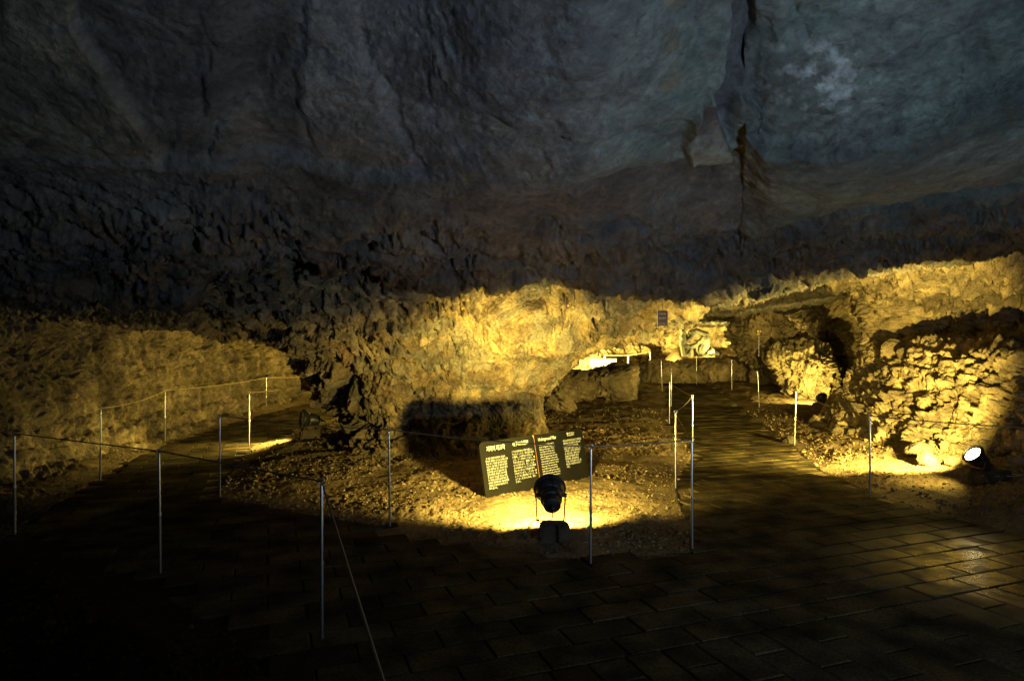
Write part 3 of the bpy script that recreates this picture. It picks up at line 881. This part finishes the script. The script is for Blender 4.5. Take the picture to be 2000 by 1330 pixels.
# gravel: innumerable clods on the bare ground
def gravel():
    bm = bmesh.new(); bmesh.ops.create_icosphere(bm, subdivisions=1, radius=1)
    bv = np.array([v.co[:] for v in bm.verts]); bf = np.array([[v.index for v in f.verts] for f in bm.faces]); bm.free()
    pts = []
    r = np.random.default_rng(99)
    while len(pts) < 11000:
        k = 20000
        yy = 3.0 * (15 / 3.0) ** r.random(k)
        xx = yy * r.uniform(-.85, .85, k)
        isl = inside(ISLAND, xx, yy); out = inside(OUTER, xx, yy)
        clump = fbm(np.stack([xx, yy, 0 * xx], -1) * .9, 2, 81)
        okk = (isl | ~out) & (r.random(k) < .15 + .8 * smooth(clump, -.3, .2)) & (((xx + .95) / 2.0) ** 2 + ((yy - 11) / 2.2) ** 2 > 1) & (np.abs(xx) < 6)
        pts += list(zip(xx[okk], yy[okk]))
    pts = np.array(pts[:11000])
    z = ground_z(pts[:, 0], pts[:, 1], True)
    sz = np.exp(r.normal(-4.75, .38, len(pts))) * (.7 + pts[:, 1] * .05)
    sc = sz[:, None, None] * r.uniform(.6, 1.3, (len(pts), 1, 3))
    V = bv[None] * (1 + r.normal(0, .16, (len(pts), len(bv), 1)))
    a = r.uniform(0, 6.3, len(pts))
    V = V * sc
    x2 = V[..., 0] * np.cos(a)[:, None] - V[..., 1] * np.sin(a)[:, None]
    y2 = V[..., 0] * np.sin(a)[:, None] + V[..., 1] * np.cos(a)[:, None]
    V = np.stack([x2 + pts[:, 0:1], y2 + pts[:, 1:2], V[..., 2] * .8 + z[:, None] + sz[:, None] * .25], -1)
    Fs = (bf[None] + (np.arange(len(pts)) * len(bv))[:, None, None]).reshape(-1, 3)
    corner_shade = smooth(-.35 - .62 * (pts[:, 1] - 3.2) - pts[:, 0], -.6, .6) * smooth(6.4 - pts[:, 1], -.5, .5)  # same painted corner shade, darkening the gravel colour
    t = np.repeat(np.array([(.2, .155, .09)]) * (r.uniform(.6, 1.5, len(pts)) * (1 - .8 * corner_shade))[:, None], len(bv), 0)
    o = mesh_from('gravel', V.reshape(-1, 3), np.ascontiguousarray(Fs), M_dirt, tint=t, smoothf=False)
    tag(o, 'loose tan gravel and clods scattered on the bare cave ground', 'gravel', kind='stuff')
gravel()

# ------------------------------------------------------------------ barrier posts and ropes
PH_ = 0.858
posts = {}
def post_geo():
    p = MB(); p.tube([(0, 0, -.06), (0, 0, .42)], .0105, 14); lower = p
    p = MB(); p.tube([(0, 0, .40), (0, 0, PH_ - .018)], .0085, 14); upper = p
    r_ = MB(); r_.torus((0, 0, PH_), .017, .0038, (0, 1, 0.2))
    s_ = MB(); s_.tube([(0, 0, .405), (0, 0, .425)], .0128, 14)
    return lower, upper, r_, s_
def make_post(label):
    t = thing('barrier_post', label, 'post', group='thin steel rope barrier posts')
    lo, up_, ri, sl = post_geo()
    lo.build('lower_tube', M_sleeve, t); up_.build('upper_tube', M_steel, t); ri.build('rope_ring', M_steel, t); sl.build('collar', M_steel, t)
    return t
PL = [ # name, px, bottom py, distance override, label
 ('a1', 31, 1045, None, 'steel rope post nearest the left edge of the photo, in front of the left wall'),
 ('a2', 315, 1118, None, 'steel rope post in the dark left foreground, left of the tallest post'),
 ('a3', 630, 1245, None, 'tallest steel rope post in the foreground, where the rope turns down towards the viewer'),
 ('b1', 197, 938, None, 'steel post by the left wall, first one beyond the leftmost post along the outer rope'),
 ('b2', 323, 863, None, 'steel post by the left wall, at the bend of the yellow rope'),
 ('b3', 520, 810, None, 'far steel post by the left wall, last before the pillar hides the yellow rope'),
 ('c0', 651, 822, None, 'short stub of a post almost hidden behind the left foot of the pillar'),
 ('c1', 487, 872, None, 'brightly lit steel post beside the glowing strip of ground left of the pillar'),
 ('c2', 431, 970, None, 'steel post at the left corner of the gravel island'),
 ('c3', 762, 1028, None, 'steel post on the gravel in front of the pillar, left of the text board'),
 ('c4', 1153, 1100, None, 'steel post just right of the near floodlight and the text board'),
 ('c5', 1351, 1071, None, 'steel post at the right front corner of the gravel island'),
 ('c6', 1319, 953, None, 'bright steel post on the inner edge of the right path, nearest of its pair'),
 ('c7', 1352, 887, None, 'steel post on the right path where the rope bends into a V'),
 ('c8', 1307, 832, None, 'dim steel post beyond the V-shaped rope bend'),
 ('c9', 1311, 0, 15.6, 'far steel post standing just right of the dim post on the inner path edge'),
 ('c10', 1293, 0, 18.4, 'far leaning steel post in front of the left end of the rock ledge'),
 ('c11', 1271, 0, 21.6, 'far steel post left of the ledge, before the bright side passage'),
 ('c12', 1227, 0, 22.6, 'far steel post in front of the bright side passage, right of the display board'),
 ('c13', 1181, 0, 22.9, 'farthest steel post, standing before the white display board'),
 ('d0', 1360, 0, 20.0, 'far steel post in front of the stone sculpture'),
 ('d1', 1429, 0, 18.4, 'far steel post right of the far floodlight'),
 ('d2', 1483, 0, 15.1, 'leaning steel post on the dirt right of the path, third from the right'),
 ('d3', 1551, 871, None, 'steel post left of the far right floodlight, on the path edge'),
 ('d4', 1698, 970, None, 'steel post on the right path edge, nearest the glaring floodlight'),
]
proto = None
for k, pxx, pyy, dov, lab in PL:
    if dov is None:
        x, y, z = G(pxx, pyy)
        z = 0.0
    else:
        y = dov; x = (pxx - 1000) / F * y
        z = float(ramp_z(x, y))
        if k in ('c12', 'c13'): z = 1.6 - (694 - 675) / F * y - PH_
        if k == 'c11': z += .02
    if proto is None:
        proto = make_post(lab); t = proto
    else:
        t = proto.copy(); C.objects.link(t); t['label'] = lab
        for ch in proto.children:
            c_ = ch.copy(); C.objects.link(c_); c_.parent = t
    t.location = (x, y, z)
    lean = {'c10': (.0, -.035), 'd2': (0, -.045), 'a2': (0, -.012), 'd3': (0, .035), 'c11': (0, -.03)}.get(k, (random.gauss(0, .006), random.gauss(0, .006)))
    t.rotation_euler = (lean[0], lean[1], random.uniform(-.4, .4))
    posts[k] = (x + lean[1] * PH_, y, z + PH_)

def rope(keys, label, mat=M_rope, sag=.02, extra0=None, extra1=None, r=.0048):
    pts = []
    ks = [posts[k] if isinstance(k, str) else k for k in keys]
    mb = MB()
    full = []
    for i in range(len(ks) - 1):
        a, b_ = Vector(ks[i]), Vector(ks[i + 1])
        L_ = (b_ - a).length
        n = max(6, int(L_ * 6))
        for q in range(n):
            t = q / n
            p = a.lerp(b_, t)
            p.z -= sag * L_ / 2.5 * 4 * t * (1 - t) * (1 + .4 * math.sin(i * 2.1))
            full.append(p)
    full.append(Vector(ks[-1]))
    mb.tube(full, r, 8)
    return tag(mb.build('rope', mat), label, 'rope')
rope([(-.177, 1.15, .86), 'a3', 'a2', 'a1'], 'dark rope of the foreground barrier, running down to the bottom edge beside the tallest post', sag=.0015)
rope(['a1', 'b1', 'b2', 'b3', (-4.3, 17.2, .86)], 'yellowish rope along the left wall', M_ropey, sag=.03)
rope([(-3.3, 14.9, .84), 'c0', 'c1', 'c2', 'c3', 'c4', 'c5', 'c6', 'c7', 'c8'], 'rope round the gravel island, crossing in front of the text board', sag=.02)
rope(['c8', 'c9', 'c10', 'c11', 'c12', 'c13'], 'far rope rising towards the bright side passage', sag=.02)
rope(['d0', 'd1', 'd2', 'd3', 'd4', (5.9, 5.6, .86)], 'rope along the right edge of the path, passing in front of the right wall', M_rope, sag=.03, r=.0058)

# ------------------------------------------------------------------ floodlights
def floodlight(label, pos, aim, base_z, lens_mat, r=.125, cable=None, tilt_pref=0.0):
    """round bell-shaped floodlight on a U bracket; pos is the centre of the head"""
    t = thing('floodlight', label, 'floodlight', (pos[0], pos[1], base_z))
    q = Vector(aim).normalized().to_track_quat('Z', 'Y').to_matrix()
    k = r / .125
    T = Matrix.Translation(Vector((0, 0, pos[2] - base_z))) @ q.to_4x4() @ Matrix.Diagonal((k, k, k, 1))
    body = MB()
    body.lathe([(.012, -.215), (.018, -.21), (.02, -.175), (.05, -.172), (.066, -.165), (.069, -.10), (.083, -.095), (.088, -.03), (.085, -.022), (.096, -.015), (.112, .03), (.118, .055), (.108, .055), (.09, .01), (.02, -.02)], 40, T)
    body.build('housing', M_black, t)
    rim = MB(); rim.lathe([(.112, .040), (.126, .044), (.129, .066), (.122, .076), (.113, .076), (.113, .062)], 40, T)
    rim.build('rim', M_black, t)
    gl = MB(); gl.lathe([(.112, .058), (.08, .064), (.03, .067), (.002, .068)], 40, T)
    gl.build('lens', lens_mat, t)
    for i in (-1, 1):
        kn = MB(); side = q @ Vector((i, 0, 0))
        c = Vector((0, 0, pos[2] - base_z)) + q @ Vector((0, 0, -.03)) * k
        kn.tube([c + side * .085 * k, c + side * .125 * k], .016 * k, 12)
        kn.build('knob', M_black, t)
    # U bracket: horizontal axis across the beam
    ax = q @ Vector((1, 0, 0)); ax.z = 0; ax.normalize()
    c = Vector((0, 0, pos[2] - base_z)) + (q @ Vector((0, 0, -.03))) * k
    bk_ = MB()
    w = .115 * k
    fwd = Vector((0, 0, 0))
    pts = [c + ax * w, Vector((ax.x * w * .92, ax.y * w * .92, .012)), Vector((-ax.x * w * .92, -ax.y * w * .92, .012)), c - ax * w]
    for a_, b_ in zip(pts[:-1], pts[1:]):
        bk_.tube([a_, b_], .0055 * k, 8)
    bk_.build('bracket', M_rust, t)
    cb = MB()
    p0 = Vector((0, 0, pos[2] - base_z)) + (q @ Vector((0, 0, -.21))) * k
    bd = (q @ Vector((0, 0, -1)))
    cpts = cable or [p0, p0 + bd * .04, p0 + Vector((bd.x * .06 - .03, bd.y * .06, -.08)), Vector((-.13, -.02, .02)), Vector((-.19, -.04, -.05)), Vector((-.20, -.07, -.2))]
    cur_ = catmull(np.array([list(p) for p in cpts]), 6)
    cb.tube([tuple(p) for p in cur_], .0045, 8)
    cb.build('cable', M_cable, t)
    return t

def stone_block(label, c, size, rot, s, group='stone blocks under the floodlights'):
    bm = bmesh.new()
    bmesh.ops.create_cube(bm, size=1)
    bmesh.ops.bevel(bm, geom=bm.edges[:], offset=.06, segments=2, affect='EDGES')
    bmesh.ops.subdivide_edges(bm, edges=bm.edges[:], cuts=5, use_grid_fill=True)
    V = np.array([v.co[:] for v in bm.verts], np.float32)
    W = V * np.array(size, np.float32)
    W[:, :2] *= (1 - .18 * (V[:, 2:3] + .5))
    n0 = V / (np.linalg.norm(V, axis=1, keepdims=True) + 1e-6)
    W = W + n0 * (.022 * fbm(W * 7 + s, 3, s) + .008 * fbm(W * 30 + s, 2, s))[:, None]
    for v, w in zip(bm.verts, W): v.co = w
    me = bpy.data.meshes.new('stone_block'); bm.to_mesh(me); 
    a = me.color_attributes.new('tint', 'FLOAT_COLOR', 'POINT')
    tt = np.ones((len(W), 4), np.float32); tt[:, :3] = mottled(W + s, (.045, .035, .024), (.07, .055, .036), s, 6)
    a.data.foreach_set('color', tt.ravel())
    bm.free(); me.materials.append(M_block)
    o = link(bpy.data.objects.new('stone_block', me))
    o.location = c; o.rotation_euler = (0, 0, rot)
    return tag(o, label, 'stone block', group)

# near floodlight, seen from behind
L1 = Vector((0.317, 5.42, 0.385))
aim1 = Vector((-.03, 1, .42))
stone_block('squat dark stone block under the near floodlight', (.345, 5.40, .055), (.27, .22, .19), .1, 5)
floodlight('black floodlight nearest the viewer, seen from behind before the text board', L1, aim1, .145, M_lensh, r=.132)
spot(L1 + aim1.normalized() * .11, Vector((-.12, 1, .50)), 1800, 54, 1.0, .06)
spot(L1 + aim1.normalized() * .11, Vector((-.10, 1, .06)), 330, 94, .7, .06)
spot(L1 + aim1.normalized() * .11, Vector((-.05, 1, -.42)), 900, 136, .5, .06)
# left floodlight
L2 = Vector(D(600, 818, 10.75))
aim2 = Vector((-.86, -.52, .16))
g2 = gz(L2[0], 10.75)
stone_block('stone block under the left floodlight, beside the left path', (L2[0] + .05, 10.75, g2 + .05), (.34, .3, .2), .4, 6)
floodlight('black floodlight left of the pillar, its dark round lens turned to the left wall', L2, aim2, g2 + .145, M_dlens, r=.15)
spot(L2 + aim2.normalized() * .13, Vector((-1, -.30, .05)), 60, 150, .6, .05)
spot(L2 + aim2.normalized() * .13, Vector((-.85, -.5, -.55)), 420, 80, .8, .04)
L2b = Vector((-1.9, 15.0, .6)); aim2b = Vector((-1, -.25, .3))
stone_block('stone block under the floodlight hidden behind the pillar', (L2b.x, L2b.y, gz(-1.9, 15.0) + .08), (.34, .3, .2), .4, 16)
floodlight('floodlight behind the pillar that lights the left wall', L2b, aim2b, gz(-1.9, 15.0) + .2, M_lensh, r=.13)
spot(L2b + aim2b.normalized() * .14, Vector((-1, -.25, .2)), 800, 165, .4, .05)
bulb = MB()
# far right floodlight at the foot of the pitted column
L3 = Vector(D(1606, 779, 15.2)); aim3 = Vector((-.12, 1, .75))
g3 = gz(L3[0], 15.2)
boulder('stone', 'low dark stone under the far right floodlight', 'stone', (L3[0] + .0, 15.15, g3 + .02), (.55, .4, .22), 0, 75, .7, ((.08, .065, .045), (.13, .1, .07)), sub=4)
floodlight('black floodlight on the right at the foot of the bright pitted column, seen from behind', L3, aim3, g3 + .12, M_lensh, r=.13)
spot(L3 + aim3.normalized() * .12, Vector((-.15, 1, .35)), 450, 165, .4, .04)
# near right floodlight, shining up into the wall
L4 = Vector(D(1906, 893, 7.35)); aim4 = Vector((-.66, -.02, .60))
g4 = gz(L4[0], 7.35)
stone_block('weathered stone block carrying the glaring floodlight on the right', (L4[0] + .12, 7.3, g4 + .03), (.36, .3, .16), .2, 7)
floodlight('glaring floodlight with its lit lens showing, by the right wall', L4, aim4, g4 + .11, M_lens, r=.12)
spot(L4 + aim4.normalized() * .19, Vector((-.18, .80, .26)), 3500, 126, .7, .04)
spot(L4 + aim4.normalized() * .19, Vector((-1, .1, -.45)), 60, 120, .8, .04)
# platform floodlight behind the ledge
L5 = Vector(D(1402, 690, 22.0)); aim5 = Vector((-.3, 1, .3))
g5 = gz(L5[0], 22.0)
floodlight('small far floodlight beside the grey stone sculpture', L5, aim5, L5[2] - .2, M_lensh, r=.13)
stone_block('low stone block under the small far floodlight', (L5[0], 22.0, L5[2] - .3), (.4, .3, .2), .2, 8)
spot(L5 + aim5.normalized() * .14, Vector((-.55, 1, .3)), 420, 160, .5, .05)
# second head beside it, pointing to the right-hand hollow
L5b = Vector(D(1390, 687, 22.4)); aim5b = Vector((.9, .5, .4))
floodlight('grey floodlight head half hidden behind the small far floodlight', L5b, aim5b, L5b[2] - .2, M_lensh, r=.11)
spot(L5b + aim5b.normalized() * .14, Vector((.8, .55, .45)), 200, 150, .8, .05)
# light of the side passage, placed behind the pillar flank
L6 = Vector((2.15, 22.3, 1.0)); aim6 = Vector((.7, 1, .35))
g6 = gz(L6[0], L6[1])
stone_block('stone block under the hidden passage floodlight', (L6[0], L6[1], g6 + .08), (.36, .3, .2), .2, 9)
floodlight('floodlight lighting the side passage from behind the pillar', L6, aim6, g6 + .2, M_lensh, r=.13)
spot(L6 + aim6.normalized() * .14, aim6, 15000, 165, .5, .05)

# cool floodlight of the vault, standing on the path to the right of the viewer
L7 = Vector((2.4, .6, .5)); aim7 = Vector((.05, .55, 1))
stone_block('stone block under the cool floodlight beside the viewer', (L7.x, L7.y, .1), (.36, .3, .2), .2, 19)
floodlight('cool floodlight beside the viewer, washing the vault above', L7, aim7, .2, M_lensc, r=.13)
spot(L7 + aim7.normalized() * .14, Vector((-.12, .62, 1)), 680, 160, .8, .08, (.50, .72, 1.0))

# grey cable coiled near the right floodlight
cb = MB()
c0 = Vector((L4.x + .42, 7.3, g4 + .06))
pts = []
for i in range(90):
    a = i / 90 * 2 * math.pi * 3
    pts.append(c0 + Vector((.15 * (1 + .06 * math.sin(i * .37)) * math.cos(a), .13 * math.sin(a), .004 * (i % 30) / 6)))
pts += [c0 + Vector((-.1 - .03 * i, -.12 - .02 * math.sin(i), .0)) for i in range(14)]
cb.tube(pts, .004, 6)
tag(cb.build('cable_coil', M_cableg), 'thin pale cable coiled on the ground right of the glaring floodlight', 'cable')

# ------------------------------------------------------------------ text board
def text_mesh(body, size, width=1.0, spacing=1.0, line=1.0, align='LEFT', offset=0.0):
    cu = bpy.data.curves.new('t', 'FONT')
    cu.body = body; cu.size = size
    cu.space_character = spacing; cu.space_line = line
    cu.align_x = align; cu.resolution_u = 2
    cu.extrude = .0006; cu.offset = offset
    ob = bpy.data.objects.new('t', cu)
    C.objects.link(ob)
    dg = bpy.context.evaluated_depsgraph_get()
    me = bpy.data.meshes.new_from_object(ob.evaluated_get(dg))
    bpy.data.objects.remove(ob)
    me.transform(Matrix.Diagonal((width, 1, 1, 1)))
    return me
def put_text(name, body, size, loc, mat, parent, width=1.0, line=1.0, align='LEFT', offset=0.0):
    """text drawn in the parent's local x (right) / z (up) plane, facing -y"""
    me = text_mesh(body, size, width, 1.0, line, align, offset)
    me.transform(Matrix.Rotation(math.pi / 2, 4, 'X'))
    me.materials.clear(); me.materials.append(mat)
    o = link(bpy.data.objects.new(name, me), parent)
    o.location = loc
    return o

def panel_mesh(w, h, th, rad, x0=0, n=6):
    mb = MB()
    pts = []
    for cx_, cz_, a0 in ((x0 + w - rad, h - rad, 0), (x0 + rad, h - rad, 90), (x0 + rad, rad, 180), (x0 + w - rad, rad, 270)):
        for k in range(n + 1):
            a = math.radians(a0 + 90 * k / n)
            pts.append((cx_ + rad * math.cos(a), cz_ + rad * math.sin(a)))
    m = len(pts)
    V = [(p[0], -th / 2, p[1]) for p in pts] + [(p[0], th / 2, p[1]) for p in pts]
    Fs = [tuple(range(m)), tuple(range(2 * m - 1, m - 1, -1))] + [((k + 1) % m, k, m + k, m + (k + 1) % m) for k in range(m)]
    mb.add(V, Fs)
    return mb

bl_ = Vector(G(948, 980)); bl_.z = 0.03
br_ = Vector(D(1149, 932, 7.65))
vec = (br_ - bl_); W_ = vec.length
vec.normalize()
HB = .575
back = Vector((-vec.y, vec.x, 0)).normalized()          # pointing away from the viewer
up_ = (Vector((0, 0, 1)) * math.cos(.2) + back * math.sin(.2))
up_ = (up_ - vec * up_.dot(vec)).normalized()
yv = up_.cross(vec)
Mt = Matrix(((vec.x, yv.x, up_.x, 0), (vec.y, yv.y, up_.y, 0), (vec.z, yv.z, up_.z, 0), (0, 0, 0, 1)))
board = thing('text_board', 'dark double-panel text board with white Korean, Japanese, English and Chinese writing', 'sign')
board.matrix_world = Matrix.Translation(bl_) @ Mt
hw = W_ / 2
panel_mesh(hw - .004, HB, .03, .045, 0).build('panel', M_board, board, sm=True)
panel_mesh(hw - .004, HB, .03, .045, hw + .004).build('panel', M_board, board, sm=True)
sp = MB(); sp.tube([(hw, -.004, .01), (hw, -.004, HB - .005)], .012, 10); sp.build('hinge_strip', M_rust, board)
for xx in (.25, W_ - .25):
    lg_ = MB(); lg_.tube([(xx, .018, HB * .7), (xx, .20, -.16)], .012, 8); lg_.build('leg', M_sleeve, board)
kor = """ 이 곳은 원래 천장에서 모래가
떨어져 쌓였던 곳으로 모래를 모두
파내 보니 거대한 돌기둥이 있어
지상의 기둥처럼 서 있으며 천장
굴을 지탱하고 있는 모습이 마치
교각처럼 보이고 있습니다. 전
설에 의하면 지혜의 신이 머물
고 있어서 이곳을 지나는 사람
이 기둥을 한바퀴 돌면 머리 좋
아지고 현명해지며 나갈때 쯤에
건강하고 부자가 되신다고 전
해져 옵니다."""
jap = """こちらは天井まで砂で埋まっ
ていたところで、砂が崩れ落ち
た場所。この砂をかき出しま
した。アーチ形をしており、地
下から支えると、橋脚になるの
ようになります。昔ここには、
人々の頭をよくしてくれる神が
住んでいるという伝説があり
いわれています。こちらを一周
してくると頭が良くなって、お
えてよくなるといわれ、賢い
ります。"""
eng = """The ceiling in this area al-
most collapsed completely
filling it with sand. When
they dug out all the sand
they discovered this lone
pillar. A legend says that the
God of Wisdom, who made
what people's head and made
them smart, lived here. Now
they say, if the one that is
you walk once around this
pillar, you will become smart
and with the help of the God
there is wealth. The wisdom"""
chi = """据说这里原来是由沙子堆积而
成的地方,后来把沙子挖出去
之后, 因此有了巨大石柱
立着, 支撑了洞穴上部。据
《传说》, 智慧之神居住在
此, 绕石柱走一圈的人们
头脑会变得聪明, 得到
智慧神的, 保佑而财运
亨通, 又有传说的人们, 聪
明石柱, 智慧的石柱地下
石柱。"""
yb_ = -.0175
tw = .185 / .0   if False else None
cw = hw / 2
def col(body, x0, ztop, size, width, line, off=.0):
    k = .72
    put_text('writing', body, size * k, (x0, yb_, ztop), M_text, board, width / k * .98, line / k, 'LEFT', off)
col(kor, .055, HB - .185, .0345, .62, .80)
col(jap, cw + .035, HB - .155, .0345, .66, .84)
col(eng, hw + .055, HB - .125, .0335, .66, .79)
col(chi, hw + cw + .045, HB - .125, .0345, .66, .85)
put_text('heading', '지하의 대교각', .062, (.085, yb_, HB - .10), M_text, board, .68, 1, 'LEFT', .0012)
put_text('heading', '地下の大橋脚', .050, (cw + .06, yb_, HB - .085), M_text, board, .74, 1, 'LEFT', .001)
put_text('heading', 'Underground Pillar', .050, (hw + .055, yb_, HB - .075), M_text, board, .70, 1, 'LEFT', .001)
put_text('heading', '智之石柱', .046, (hw + cw + .12, yb_, HB - .065), M_text, board, .68, 1, 'LEFT', .0008)

# maroon sign hung on the arch above the side passage
dS = 8.05
sg = thing('hanging_sign', 'small dark maroon sign with pale writing hung on the rock above the side passage', 'sign')
tl_, br2 = Vector(D(1285, 607, dS)), Vector(D(1302, 636, dS))
sw, sh = .155, br2.z - tl_.z
sh = abs(sh) / .75
sg.location = (tl_.x, dS, br2.z)
sg.rotation_euler = (0, 0, math.radians(-12)); sg.scale = (.75, .75, .75)
panel_mesh(sw, sh, .05, .012, 0).build('panel', M_red, sg)
e_ = MB(); e_.box((-.008, 0.0, sh / 2), (.012, .055, sh * .96)); e_.build('edge_strip', M_pale, sg, sm=False)
put_text('writing', '지혜의돌', .034, (.012, -.0265, sh - .065), M_text, sg, .95, 1, 'LEFT', .0004)
put_text('writing', '智之石柱', .034, (.012, -.0265, sh - .135), M_text, sg, .95, 1, 'LEFT', .0004)
put_text('writing', 'Pillar of Wisdom', .017, (.012, -.0265, .028), M_text, sg, .95, 1, 'LEFT', .0003)
hg = MB(); hg.tube([(sw / 2, .01, sh - .01), (sw / 2, .05, sh + .30)], .004, 6); hg.build('hanger', M_sleeve, sg)

# tiny yellow-lettered sign on the far rock
ss = thing('small_sign', 'tiny black sign with yellow writing on the far rock right of the sculpture', 'sign')
ps = Vector(D(1477, 656, 15.6))
ss.location = ps; ss.scale = (.82, .82, .82)
panel_mesh(.17, .19, .03, .01, 0).build('panel', M_black, ss)
put_text('writing', '출구', .085, (.014, -.0165, .095), M_gold, ss, .85, 1, 'LEFT', .001)
put_text('writing', 'EXIT', .045, (.014, -.0165, .03), M_gold, ss, 1, 1, 'LEFT', .001)
hg = MB(); hg.tube([(.085, .01, 0), (.085, .03, -.6)], .008, 6); hg.build('support_rod', M_sleeve, ss)

# three-panel display board in the bright passage
db = thing('display_board', 'low white display board of three panels with black frames in the bright side passage', 'sign')
pd = Vector(D(1152, 716, 24.2))
db.location = pd
db.rotation_euler = (math.radians(-8), 0, 0)
for i in range(3):
    x0 = i * .335
    panel_mesh(.32, .30, .03, .02, x0).build('panel', M_pale, db)
    fr = MB()
    fr.box((x0 + .16, -.018, .285), (.33, .012, .045)); fr.box((x0 + .16, -.018, .01), (.33, .012, .02))
    fr.box((x0 + .005, -.018, .15), (.014, .012, .226)); fr.box((x0 + .315, -.018, .15), (.014, .012, .226))
    fr.build('frame', M_black, db, sm=False)
for xx in (.1, .55, .92):
    l_ = MB(); l_.tube([(xx, .03, .05), (xx, .06, -.5)], .015, 8); l_.build('leg', M_sleeve, db)

# ------------------------------------------------------------------ grey stone sculpture
def sculpture():
    dS = 22.6
    def q(x, y, dd=0): return D(x, y, dS + dd)
    mb = MB()
    def limb(pts, rad):
        rad = [v * .84 for v in rad]
        c = catmull(np.array(pts), 6)
        r_ = np.interp(np.linspace(0, 1, len(c)), np.linspace(0, 1, len(rad)), rad)
        mb.tube([tuple(p) for p in c], list(r_), 14)
        for p, rr in ((pts[0], rad[0]), (pts[-1], rad[-1])):
            mb.lathe([(rr * math.sin(a) + .001, -rr * math.cos(a)) for a in np.linspace(.05, 3.09, 8)], 12, Matrix.Translation(Vector(p)))
    limb([q(1336, 702), q(1333, 685), q(1331, 672), q(1333, 660)], [.10, .07, .09, .14])      # left leg and head
    limb([q(1332, 668), q(1346, 662), q(1356, 652), q(1362, 646)], [.11, .09, .08, .10])      # arm rising right
    limb([q(1336, 676), q(1350, 677), q(1362, 672), q(1374, 662)], [.08, .10, .10, .14])      # lower cross arm
    limb([q(1349, 650), q(1360, 647), q(1370, 650), q(1379, 656)], [.10, .12, .13, .14])      # top beam
    limb([q(1380, 655), q(1378, 668), q(1374, 684), q(1378, 704)], [.15, .20, .22, .16])      # right body
    limb([q(1360, 676), q(1363, 688), q(1371, 702)], [.09, .08, .10])
    limb([q(1344, 700), q(1348, 690, .1), q(1352, 682, .1)], [.20, .17, .10])
    limb([q(1334, 641), q(1333, 648), q(1340, 657, .1)], [.09, .10, .07])
    limb([q(1330, 706), q(1355, 708), q(1382, 706)], [.15, .18, .16])                         # plinth
    tmp = mesh_from('tmp', mb.v, mb.f, M_grey)
    md = tmp.modifiers.new('r', 'REMESH'); md.mode = 'VOXEL'; md.voxel_size = .022
    dg = bpy.context.evaluated_depsgraph_get()
    me = bpy.data.meshes.new_from_object(tmp.evaluated_get(dg))
    bpy.data.objects.remove(tmp)
    V = np.array([v.co[:] for v in me.vertices], np.float32)
    Nn = np.array([v.normal[:] for v in me.vertices], np.float32)
    V = V + Nn * (.03 * fbm(V * 4, 3, 900) + .015 * fbm(V * 14, 2, 901))[:, None]
    for v, w in zip(me.vertices, V): v.co = w
    a = me.color_attributes.new('tint', 'FLOAT_COLOR', 'POINT')
    tt = np.ones((len(V), 4), np.float32); tt[:, :3] = mottled(V, (.045, .046, .042), (.075, .074, .066), 9, 2)
    a.data.foreach_set('color', tt.ravel())
    for p in me.polygons: p.use_smooth = True
    o = link(bpy.data.objects.new('stone_sculpture', me))
    tag(o, 'weathered grey stone sculpture of crossing limbs with a gap through its middle', 'sculpture')
    rl_ = MB(); rl_.lathe([(.001, -.02), (.024, -.014), (.028, 0), (.022, .016), (.001, .022)], 14, Matrix.Translation(Vector(D(1352, 638, 21.7))))
    ro = rl_.build('red_lamp', simple('red_glow', (.6, .05, .04), .4, emit=((1, .12, .1), 3)))
    tag(ro, 'tiny glowing red indicator light above the stone sculpture', 'light')
sculpture()
